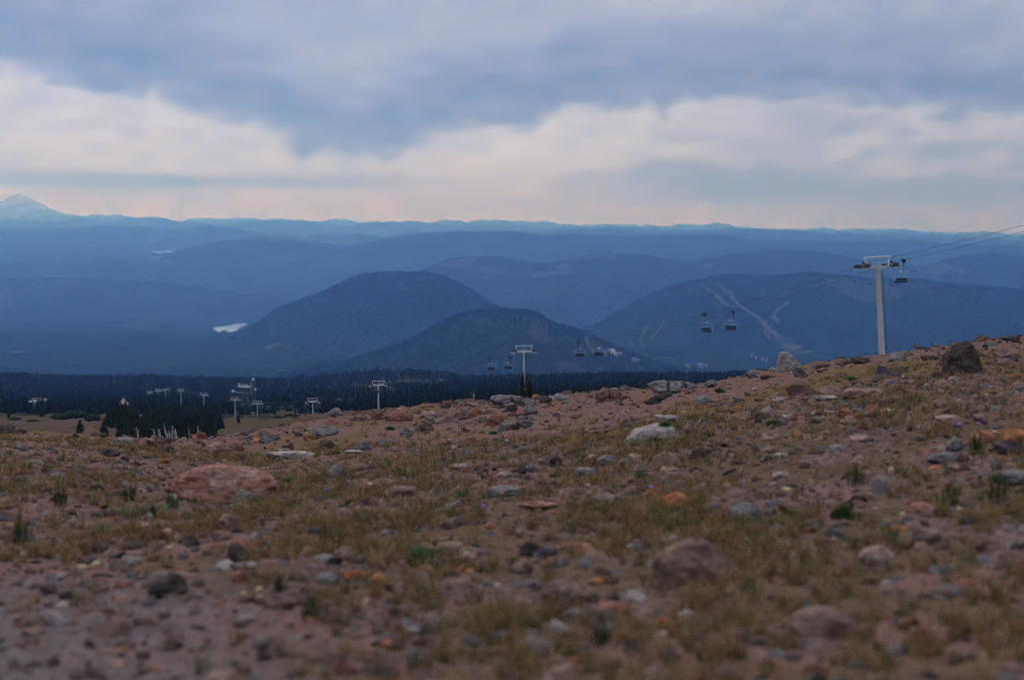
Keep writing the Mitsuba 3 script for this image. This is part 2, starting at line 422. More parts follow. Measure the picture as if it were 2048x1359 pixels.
H_SPECS = [
    # crest points (picture), distance, front width, back width
    ([(420, 790), (520, 762), (600, 743), (700, 722), (800, 690), (850, 666), (900, 640), (940, 627), (980, 623), (1050, 624), (1080, 632), (1100, 647), (1130, 656), (1180, 672), (1240, 700), (1330, 730), (1420, 760)], 5600, 1200, 1100, 0.5, 0.03, 0.0),
    ([(380, 730), (440, 690), (485, 668), (515, 647), (550, 621), (600, 600), (650, 583), (690, 564), (730, 550), (780, 546), (830, 546), (880, 552), (930, 575), (970, 598), (1010, 622), (1080, 650), (1180, 690)], 8300, 1900, 1500, 0.8, 0.02, 0.03),
    ([(640, 600), (720, 575), (780, 557), (830, 544), (870, 530), (910, 516), (960, 513), (1000, 512), (1040, 519), (1070, 525), (1130, 520), (1180, 510), (1220, 507), (1280, 508), (1320, 514), (1380, 526), (1450, 545), (1560, 580)], 12800, 2500, 1900, 1.0, 0.02, 0.0),
    ([(1060, 725), (1120, 690), (1160, 667), (1200, 646), (1250, 616), (1300, 590), (1350, 572), (1400, 560), (1450, 552), (1500, 553), (1560, 553), (1620, 548), (1640, 549), (1700, 555), (1760, 560), (1850, 562), (1900, 569), (1960, 574), (2048, 582), (2160, 596), (2300, 640)], 9000, 1900, 1700, 1.0, 0.0, -0.02),
    ([(1240, 560), (1320, 536), (1380, 523), (1440, 512), (1500, 504), (1560, 500), (1620, 502), (1680, 510), (1720, 519), (1780, 530), (1840, 532), (1900, 517), (1960, 507), (2000, 505), (2048, 513), (2150, 530), (2300, 570)], 13600, 2600, 2200, 1.0, 0.0, 0.0),
    ([(230, 548), (300, 524), (340, 508), (400, 489), (460, 480), (540, 478), (600, 480), (660, 487), (700, 489), (720, 486), (760, 480), (790, 474), (850, 467), (960, 463), (1020, 462), (1060, 466), (1095, 471), (1110, 468), (1150, 466), (1200, 468), (1260, 472), (1350, 470), (1450, 471), (1520, 480), (1600, 478), (1700, 482), (1800, 478), (1900, 486), (2048, 492), (2250, 500)], 18300, 3000, 2600, 1.0, 0.0, 0.05),
    ([(-260, 470), (-100, 462), (0, 458), (100, 458), (160, 455), (230, 449), (300, 453), (360, 456), (420, 450), (460, 453), (500, 463), (560, 472), (620, 480), (720, 500)], 23500, 1700, 2600, 0.8, 0.0, 0.0),
    ([(420, 480), (540, 472), (640, 468), (720, 467), (760, 472), (850, 462), (960, 461), (1100, 464), (1150, 458), (1230, 456), (1330, 463), (1420, 462), (1500, 458), (1600, 464), (1700, 466), (1800, 472), (1900, 475), (2048, 482), (2250, 490)], 24500, 2400, 2600, 1.0, 0.0, 0.0),
    ([(-260, 445), (-60, 440), (0, 437), (60, 440), (110, 443), (150, 436), (180, 440), (220, 443), (290, 433), (320, 436), (380, 447), (450, 448), (500, 441), (560, 439), (620, 442), (680, 449), (740, 444), (800, 443), (820, 441), (860, 446), (900, 450), (1000, 447), (1100, 455), (1200, 456), (1290, 454), (1380, 458), (1470, 455), (1560, 461), (1700, 462), (1850, 467), (2048, 472), (2300, 476)], 33000, 3200, 3200, 0.9, 0.0, 0.0),
    ([(-260, 438), (0, 432), (150, 431), (250, 432), (350, 440), (400, 436), (480, 437), (495, 433), (520, 437), (560, 439), (650, 441), (760, 446), (860, 445), (900, 440), (918, 437), (935, 441), (1000, 440), (1050, 443), (1130, 445), (1210, 449), (1300, 450), (1415, 451), (1430, 448), (1450, 451), (1520, 454), (1570, 454), (1640, 458), (1690, 457), (1750, 461), (1800, 461), (1900, 464), (2048, 466), (2300, 470)], 46000, 4000, 3800, 0.9, 0.0, 0.0),
    ([(-200, 452), (0, 560), (120, 558), (250, 562), (350, 572), (450, 584), (560, 606), (640, 640)][1:], 13600, 1500, 1500, 0.6, 0.0, 0.05),
    ([(-120, 528), (0, 524), (120, 520), (230, 518), (310, 520), (420, 527), (520, 545), (640, 575)], 16500, 2000, 2000, 0.6, 0.0, 0.0),
]
for k, spec in enumerate(H_SPECS):
    h = Hill(*spec, seed=k)
    struct('forested_hill', mikit.ply(h.mesh(), 'mat_hill', smooth=True))
SKI_HILL = HILLS[3]

volcano = Hill([(-170, 436), (-80, 424), (-30, 410), (0, 403), (18, 394), (30, 389), (37, 388.5), (52, 393), (75, 404), (95, 414), (125, 426), (170, 432), (260, 437)], 50000, 3000, 2500, 0.8, 0.0, 0.0, seed=30)
struct('snowy_volcano', mikit.ply(volcano.mesh(200, 60), 'mat_volcano', smooth=True))


def far_height(x, y):
    x, y = np.broadcast_arrays(np.asarray(x, float), np.asarray(y, float))
    z = valley(x, y)
    for h in HILLS[:5] + HILLS[10:12]:
        a = x / y
        yc = h.crest_y(a)
        on = (a > h.a[0]) & (a < h.a[-1]) & (np.abs(y - yc) < np.where(y < yc, h.front, h.back))
        if on.any():
            z = np.where(on, np.maximum(z, h.height(x, y)), z)
    return z


def on_far(px, py, y0=4200, y1=26000):
    a, t = pix(px, py)
    a, t = float(a), float(t)
    ys = np.geomspace(y0, y1, 900)
    hit = far_height(a * ys, ys) >= t * ys
    y = float(ys[int(np.argmax(hit))] if hit.any() else y1)
    return a * y, y, float(far_height(a * y, y))


# haze: one closed box of air round everything
scene['haze_air'] = {'type': 'homogeneous', 'albedo': rgb((0.95, 0.98, 0.995)), 'sigma_t': rgb((0.0000108, 0.0000290, 0.000083)), 'phase': {'type': 'hg', 'g': 0.62}}
scene['haze'] = {'type': 'cube', 'to_world': T().translate([0, 26000, -10]).scale([36000, 29500, 940]),
                 'bsdf': {'type': 'null'}, 'interior': {'type': 'ref', 'id': 'haze_air'}}
labels['haze'] = {'kind': 'stuff'}

# ------------------------------------------------------------------ chairlift
LIFT0, LIFTS = 132.0, -0.355                      # the lift line on the map: x = LIFT0 + LIFTS * y
LDIR = np.array([LIFTS, 1.0]) / math.hypot(LIFTS, 1)
CROSS = np.array([LDIR[1], -LDIR[0]])
YAW = math.degrees(math.atan2(CROSS[1], CROSS[0]))
TOWERS = [  # distance, picture column and row of the crossarm, pole radius, lean in degrees, look
    (215.0, 1752, 534, 0.46, 4.6, 'tallest and nearest lift tower, grey with a thick pole, on the right'),
    (363.0, 1047, 703, 0.30, 2.2, 'white lift tower rising behind conifers and a cracked boulder in the middle of the slope'),
    (508.0, 757, 770, 0.29, 2.0, 'white lift tower left of the middle one, standing right of the grey outcrop'),
    (620.0, 625, 803, 0.28, 1.0, 'small white lift tower standing in the brown clearing, its whole pole showing'),
    (762.0, 513, 807, 0.28, 0.5, 'small white lift tower beside a lone pointed conifer in the clearing'),
    (839.0, 468, 799, 0.28, 0.5, 'small white lift tower just below the radio tower, pole sunk among conifers'),
    (978.0, 405, 790, 0.28, 0.5, 'distant lift tower over the conifers, first one left of the radio tower'),
    (1113.0, 359, 781, 0.28, 0.5, 'distant lift tower over the conifers, second one left of the radio tower'),
    (1227.0, 328, 780, 0.28, 0.5, 'far lift tower over the conifers, right one of a close pair'),
    (1292.0, 313, 781, 0.28, 0.5, 'far lift tower over the conifers, left one of a close pair'),
    (1372.0, 294, 785, 0.28, 0.5, 'farthest lift tower, only its faint crossarm showing over dark trees'),
]
GAUGE = 2.5


def arm_mesh():
    return cat([boxm((0, 0, 0), (4.3, 0.30, 0.34)), boxm((-2.25, 0, -0.02), (0.5, 0.22, 0.22)), boxm((2.25, 0, -0.02), (0.5, 0.22, 0.22)),
                tubem((0, 0, -0.55), (0, 0, 0.24), 0.30, 0.26, 12)])


def frame_mesh():
    b = [tubem((s * 1.9, 0, 0.16), (s * 2.28, 0, 1.55), 0.115, 0.115, 8) for s in (-1, 1)]
    b += [tubem((-2.36, 0, 1.55), (2.36, 0, 1.55), 0.095, sides=8)]
    return cat(b)


def catwalk_mesh():
    ms = [boxm((0, 0.42, 0.62), (3.7, 0.04, 0.04)), boxm((0, 0.42, 0.20), (3.9, 0.45, 0.04))]
    ms += [boxm((x, 0.60, 0.42), (0.04, 0.04, 0.46)) for x in (-1.8, -0.9, 0, 0.9, 1.8)]
    ms += [tubem((0.02, 0, 0.2), (0.02, 0, 1.5), 0.04, sides=6)]
    for s in (-1, 1):
        ms += [boxm((s * 2.95, 0, -0.42), (0.5, 3.2, 0.04)), boxm((s * 3.18, 0, -0.05), (0.04, 3.2, 0.04)), boxm((s * 3.18, 1.5, -0.22), (0.04, 0.04, 0.4)), boxm((s * 3.18, -1.5, -0.22), (0.04, 0.04, 0.4))]
    return cat(ms)


def sheave_mesh():
    ms = [boxm((0, 0, 0.02), (0.16, 3.5, 0.24)), boxm((-0.14, 0.9, 0.10), (0.10, 1.5, 0.16)), boxm((-0.14, -0.9, 0.10), (0.10, 1.5, 0.16))]
    for y in (-1.6, -1.1, -0.6, 0.6, 1.1, 1.6):
        ms += [tubem((-0.06, y, 0.26), (0.08, y, 0.26), 0.24, sides=14), tubem((-0.12, y, 0.26), (0.14, y, 0.26), 0.06, sides=8)]
    ms += [boxm((0.0, 0, 0.62), (0.08, 0.5, 0.5)), boxm((-0.2, 1.9, 0.22), (0.3, 0.1, 0.5)), boxm((-0.2, -1.9, 0.22), (0.3, 0.1, 0.5))]
    return cat(ms)


SH = dict(arm=mikit.ply(arm_mesh(), 'mat_galvanised', smooth=30), frame=mikit.ply(frame_mesh(), 'mat_white_paint', smooth=30),
          catwalk=mikit.ply(catwalk_mesh(), 'mat_galvanised'), sheave=mikit.ply(sheave_mesh(), 'mat_dark_steel', smooth=30))
SHF = dict(SH, arm=mikit.ply(arm_mesh(), 'mat_white_paint', smooth=30))
ROPE = []                                       # (centre of the rope at each tower)
for k, (y, px, py, r, lean, look) in enumerate(TOWERS):
    x = LIFT0 + LIFTS * y
    top = np.array([x, y, float(pix(px, py)[1]) * y])
    down = np.array([LDIR[0] * math.sin(math.radians(-lean)), LDIR[1] * math.sin(math.radians(-lean)), -math.cos(math.radians(lean))])
    if k == 0:                                  # the nearest tower stands square to its own stretch of rope
        down = np.array([0.070, -0.06, -1.0])
        down /= np.linalg.norm(down)
    n = 6.0
    while n < 22 and top[2] + down[2] * n > float(ground(top[0] + down[0] * n, top[1] + down[1] * n)):
        n += 0.2
    zax = -down
    xax = np.array([CROSS[0], CROSS[1], 0.0])
    if k == 0:
        xax[2] = 0.055
    xax -= zax * (xax @ zax)
    xax /= np.linalg.norm(xax)
    yax = np.cross(zax, xax)
    M = np.eye(4)
    M[:3, 0], M[:3, 1], M[:3, 2], M[:3, 3] = xax, yax, zax, top
    at = T(M.tolist())
    t = thing('lift_tower', look, 'lift tower', 'towers of the chairlift')
    pole = [tubem((0, 0, -0.35), (0, 0, -n * 0.5), r * 0.82, r * 0.95, 16), tubem((0, 0, -n * 0.5), (0, 0, -n - 1.2), r * 0.98, r * 1.1, 16),
            tubem((0, 0, -n * 0.5 - 0.06), (0, 0, -n * 0.5 + 0.06), r * 1.16, sides=16), tubem((0, 0, -0.55), (0, 0, -0.35), r * 1.2, sides=16)]
    part(t, 'pole', {**mikit.ply(cat(pole), 'mat_galvanised', smooth=35), 'to_world': at})
    s = SH if k == 0 else SHF
    for name, key in (('crossarm', 'arm'), ('lifting_frame', 'frame'), ('catwalk', 'catwalk')):
        part(t, name, {**s[key], 'to_world': at})
    for side in (-1, 1):
        part(t, 'sheave_assembly', {**s['sheave'], 'to_world': at @ T().translate([side * GAUGE, 0, 0.05])})
    if k < 4:
        lad = [tubem((r * 1.15 + 0.22, dy, -0.6), (r * 1.25 + 0.22, dy, -n), 0.028, sides=5) for dy in (-0.2, 0.2)]
        lad += [boxm((r * 1.2 + 0.22, 0, -0.9 - 0.4 * q), (0.03, 0.4, 0.03)) for q in range(int((n - 1) / 0.4))]
        lad += [boxm((r * 1.1, 0, -1.2 - 3 * q), (0.5, 0.05, 0.05)) for q in range(int(n / 3))]
        part(t, 'ladder', {**mikit.ply(cat(lad), 'mat_dark_steel'), 'to_world': at})
    part(t, 'footing', {**mikit.ply(tubem((0, 0, -n - 1.0), (0, 0, -n + 0.35), r * 2.1, r * 2.0, 12), 'mat_concrete', smooth=35), 'to_world': at})
    ROPE.append((top + zax * 0.58, xax))

# the rope hangs in shallow curves; uphill it runs on out of the picture on the right
SAGS = [0.0, 2.3, 1.2, 0.7, 0.6, 0.3, 0.4, 0.4, 0.2, 0.1, 0.1]


def rope_at(y, side):
    """A point of the rope's left (-1) or right (+1) strand."""
    for k in range(len(ROPE) - 1):
        (p, xa), (q, xb) = ROPE[k], ROPE[k + 1]
        a, b = p + xa * GAUGE * side, q + xb * GAUGE * side
        if a[1] <= y <= b[1] or (k == len(ROPE) - 2 and y >= a[1]):
            f = (y - a[1]) / (b[1] - a[1])
            return a + (b - a) * f - np.array([0, 0, SAGS[k + 1] * 4 * f * (1 - f)])
    p, xa = ROPE[0]
    a = p + xa * GAUGE * side
    return a + (a[1] - y) * np.array([-LDIR[0] / LDIR[1], -1, 0.172 + 0.0002 * (a[1] - y)])


rope = thing('haul_rope', 'thin dark steel haul rope of the chairlift running out past the right edge', 'cable')
for side in (-1, 1):
    ys = np.unique(np.concatenate([np.arange(70, 1372, 7.0), [ROPE[k][0][1] for k in range(len(ROPE))]]))
    pts = [rope_at(y, side) for y in ys]
    part(rope, 'strand', mikit.ply(poly_tube(pts, 0.030, 5), 'mat_rope', smooth=True))


def chair_parts():
    pr = {}
    pr['grip'] = (cat([boxm((0, 0, 0.0), (0.32, 0.85, 0.30)), boxm((0, 0.1, -0.30), (0.26, 0.40, 0.40)), tubem((-0.2, 0.2, 0.05), (0.2, 0.2, 0.05), 0.13, sides=10)]), 'mat_black_seat')
    pr['hanger'] = (poly_tube([(0, 0, -0.2), (0, 0, -1.25), (0.12, 0, -1.50), (0.42, 0, -1.68)], 0.05, 8), 'mat_dark_steel')
    pr['hinge_block'] = (cat([boxm((0.42, 0, -1.68), (0.34, 0.30, 0.22)), boxm((0.42, 0, -1.55), (0.22, 0.22, 0.1))]), 'mat_white_paint')
    arch = [(-0.98, 0.0, -3.25), (-1.0, 0.05, -2.5), (-0.92, 0.06, -2.1), (-0.7, 0.04, -1.80), (-0.35, 0, -1.70), (0.42, 0, -1.68)]
    arch2 = [(2 * 0.42 - x, y, z) for x, y, z in arch]
    pr['frame'] = (cat([poly_tube(arch, 0.024, 8), poly_tube(arch2, 0.024, 8)]), 'mat_galvanised')
    pr['seat'] = (cat([boxm((0.42, -0.30 + 0.14 * q, -3.32 + 0.012 * q), (2.15, 0.12, 0.20)) for q in range(4)] + [boxm((0.42, -0.1, -3.40), (2.0, 0.5, 0.05))]), 'mat_black_seat')
    pr['backrest'] = (cat([boxm((0.42, 0.22 + 0.02 * q, -3.02 + 0.13 * q), (2.0, 0.06, 0.125)) for q in range(3)]), 'mat_black_seat')
    pr['safety_bar'] = (cat([poly_tube([(-0.75, 0.0, -2.25), (-0.72, -0.25, -2.42), (1.56, -0.25, -2.42), (1.59, 0.0, -2.25)], 0.022, 6)] +
                            [poly_tube([(x, -0.25, -2.42), (x, -0.2, -2.2)], 0.018, 5) for x in (0.0, 0.84)]), 'mat_galvanised')
    return {k: mikit.ply(m, b, smooth=35) for k, (m, b) in pr.items()}


CHAIR = chair_parts()
ORD = ['first', 'second', 'third', 'fourth', 'fifth', 'sixth', 'seventh', 'eighth', 'ninth', 'tenth', 'eleventh', 'twelfth']
chair_spots = [(213.0, 1, 'empty dark lift chair hanging just uphill and right of the tallest grey tower')]
for k, y in enumerate([262.8, 321.6, 381.0, 440.8, 500.0, 560.0, 621.0, 680.0, 740.0, 800.0]):
    for side in (-1, 1):
        chair_spots.append((y, side, f'empty dark lift chair, {"left" if side < 0 else "right"} one of the {ORD[k]} pair below the tallest tower, counted downhill'))
for k, (y, side, look) in enumerate(chair_spots):
    p = rope_at(y, side)
    t = thing('lift_chair', look, 'lift chair', 'empty chairs on the chairlift')
    rng = np.random.default_rng(500 + k)
    # both strands' chairs face along their own way of travel, so the right ones are turned half round
    at = T().translate(p.tolist()).rotate([0, 0, 1], YAW + (180 if side > 0 else 0) + rng.uniform(-5, 5)).rotate([0, 1, 0], rng.uniform(-2.5, 2.5))
    for name, shape in CHAIR.items():
        part(t, name, {**shape, 'to_world': at})

# ------------------------------------------------------------------ stones
ROCKS = []                                       # (x, y, radius) of what stands on the slope, so that grass keeps clear


def boulder_mesh(seed, sub, kind):
    rng = np.random.default_rng(seed)
    m = trimesh.creation.icosphere(subdivisions=sub)
    v = np.array(m.vertices)
    v = v * (1 + (0.34 if kind == 'smooth' else 0.62) * (meshkit.fbm(v * 1.1 + seed * 3.7, 3, seed) - 0.5)[:, None])
    cuts, lo, hi = {'smooth': (4, 0.80, 0.95), 'round': (8, 0.70, 0.95), 'angular': (15, 0.52, 0.86), 'flat': (11, 0.6, 0.9), 'slab': (13, 0.58, 0.88)}[kind]
    for _ in range(cuts):
        n = rng.normal(size=3)
        n /= np.linalg.norm(n)
        over = np.maximum(v @ n - rng.uniform(lo, hi), 0)
        v -= (over * rng.uniform(0.85, 1.0))[:, None] * n
    if kind in ('flat', 'slab'):
        n = np.array([rng.uniform(-0.14, 0.14), rng.uniform(-0.1, 0.2), 1.0])
        over = np.maximum(v @ n - 0.58, 0)
        v -= (over * 0.9)[:, None] * n
    nn = v / np.linalg.norm(v, axis=1, keepdims=True)
    v += nn * ((meshkit.fbm(v * 2.6 + seed, 4, seed + 9) - 0.5) * 0.20 + (meshkit.fbm(v * 8.0 + seed, 2, seed + 19) - 0.5) * 0.07)[:, None]
    v /= np.abs(v).max(0)
    return trimesh.Trimesh(v, m.faces, process=False)


def cracked(mesh, x0, seed):
    """The boulder with a narrow cleft through it from front to back."""
    v = np.array(mesh.vertices)
    d = v[:, 0] - x0 - 0.10 * (meshkit.noise(np.stack([v[:, 2] * 3, v[:, 1] * 3, v[:, 0] * 0], -1), seed) - 0.5)
    pull = np.exp(-(d / 0.045) ** 2) * 0.42
    v[:, 1] += pull * np.where(v[:, 1] < 0, 1, -0.4)
    v[:, 2] -= pull * 0.7 * np.clip(v[:, 2], 0, 1)
    return trimesh.Trimesh(v, mesh.faces, process=False)


def hull_boulder(pts, seed):
    """A blocky boulder: the hull of a few corners, subdivided and roughened; fills -1..1."""
    m = trimesh.convex.convex_hull(np.array(pts, float))
    v, f = np.array(m.vertices), np.array(m.faces)
    v, f = trimesh.remesh.subdivide_to_size(v, f, 0.16)
    m = trimesh.Trimesh(v, f)
    m.merge_vertices()
    trimesh.smoothing.filter_laplacian(m, lamb=0.3, iterations=2)
    v = np.array(m.vertices)
    n = np.array(m.vertex_normals)
    v += n * ((meshkit.fbm(v * 2.2 + seed, 4, seed) - 0.5) * 0.14 + (meshkit.fbm(v * 8 + seed, 2, seed + 5) - 0.5) * 0.05)[:, None]
    v -= 0.5 * (v.max(0) + v.min(0))
    v /= np.abs(v).max(0)
    return trimesh.Trimesh(v, m.faces, process=False)


HULLS = {  # the outlines of the boulders that stand out, as corners (across, away, up)
    'wedge': [(-1, -.5, -1), (1, -.7, -1), (-.9, .7, -1), (1, .6, -1), (-.72, -.45, .9), (-.55, .5, 1), (-.1, -.4, .95), (.1, .5, .9), (.95, -.5, .0), (1, .5, -.1)],
    'huge': [(-.95, -.6, -1), (.95, -.7, -1), (-.8, .8, -1), (1, .7, -1), (-.92, -.5, .55), (-.62, -.5, 1), (.42, -.35, .98), (-.4, .6, .95), (.5, .6, .85), (.95, -.1, .1), (-.9, .4, .4), (.75, -.6, .15)],
    'hump': [(-1, -.6, -1), (1, -.7, -1), (-.9, .8, -1), (1, .8, -1), (-.8, -.4, -.1), (-.35, -.35, .55), (.25, -.1, .75), (.7, -.3, .55), (.3, .6, 1), (.75, .6, .85), (-.5, .5, .4), (1, 0, .1)],
    'long': [(-1, -.6, -1), (.95, -.8, -1), (-.95, .7, -1), (1, .7, -1), (-.98, -.5, .1), (-.7, -.35, .72), (-.2, -.45, .86), (.5, -.5, .95), (.9, -.4, .9), (1, -.5, .2), (-.6, .6, .7), (.9, .6, .95)],
}
STOCK = {}


def stock(kind, k):
    key = (kind, k)
    if key not in STOCK:
        STOCK[key] = meshkit.write_ply(boulder_mesh(100 + 17 * k + 7 * len(kind), 3, kind), 38)
    return STOCK[key]


def put_rock(px, py, w, h, colour, kind, look, name='rock', catg='rock', group=None, seed=0, depth=0.8, mesh=None, yaw=None):
    """A stone whose foot is seen at (px, py), w wide and h high in the picture."""
    rng = np.random.default_rng(seed * 31 + int(px) * 7 + int(py))
    x, y, z = on_ground(px, py)
    r = w * y / F / 2
    d = r * depth
    yc = y + d * 0.6
    xc = x * yc / y
    gz = float(ground(xc, yc))
    ztop = float(pix(px, py - h)[1]) * yc
    rise = max(0.92 * (ztop - gz), 0.20 * r)
    hz = rise / 1.3
    place(xc, yc, gz + rise - hz, r, d, hz, colour, kind, look, name, catg, group, rng, mesh, yaw)


def place(xc, yc, zc, r, d, hz, colour, kind, look, name, catg, group, rng, mesh=None, yaw=None):
    key = thing(name, look, catg, group)
    yaw = rng.uniform(-25, 25) + 180 * rng.integers(0, 2) if yaw is None else yaw
    if mesh is None:
        file = stock(kind, int(rng.integers(0, 6)))
        shape = {'type': 'ply', 'filename': file, 'face_normals': False, 'bsdf': {'type': 'ref', 'id': STONES[colour]}}
    else:
        shape = mikit.ply(mesh, STONES[colour], smooth=38)
    shape['to_world'] = T().translate([xc, yc, zc]).rotate([0, 0, 1], yaw).scale([r, d, hz])
    scene[key] = shape
    ROCKS.append((xc, yc, r, d))


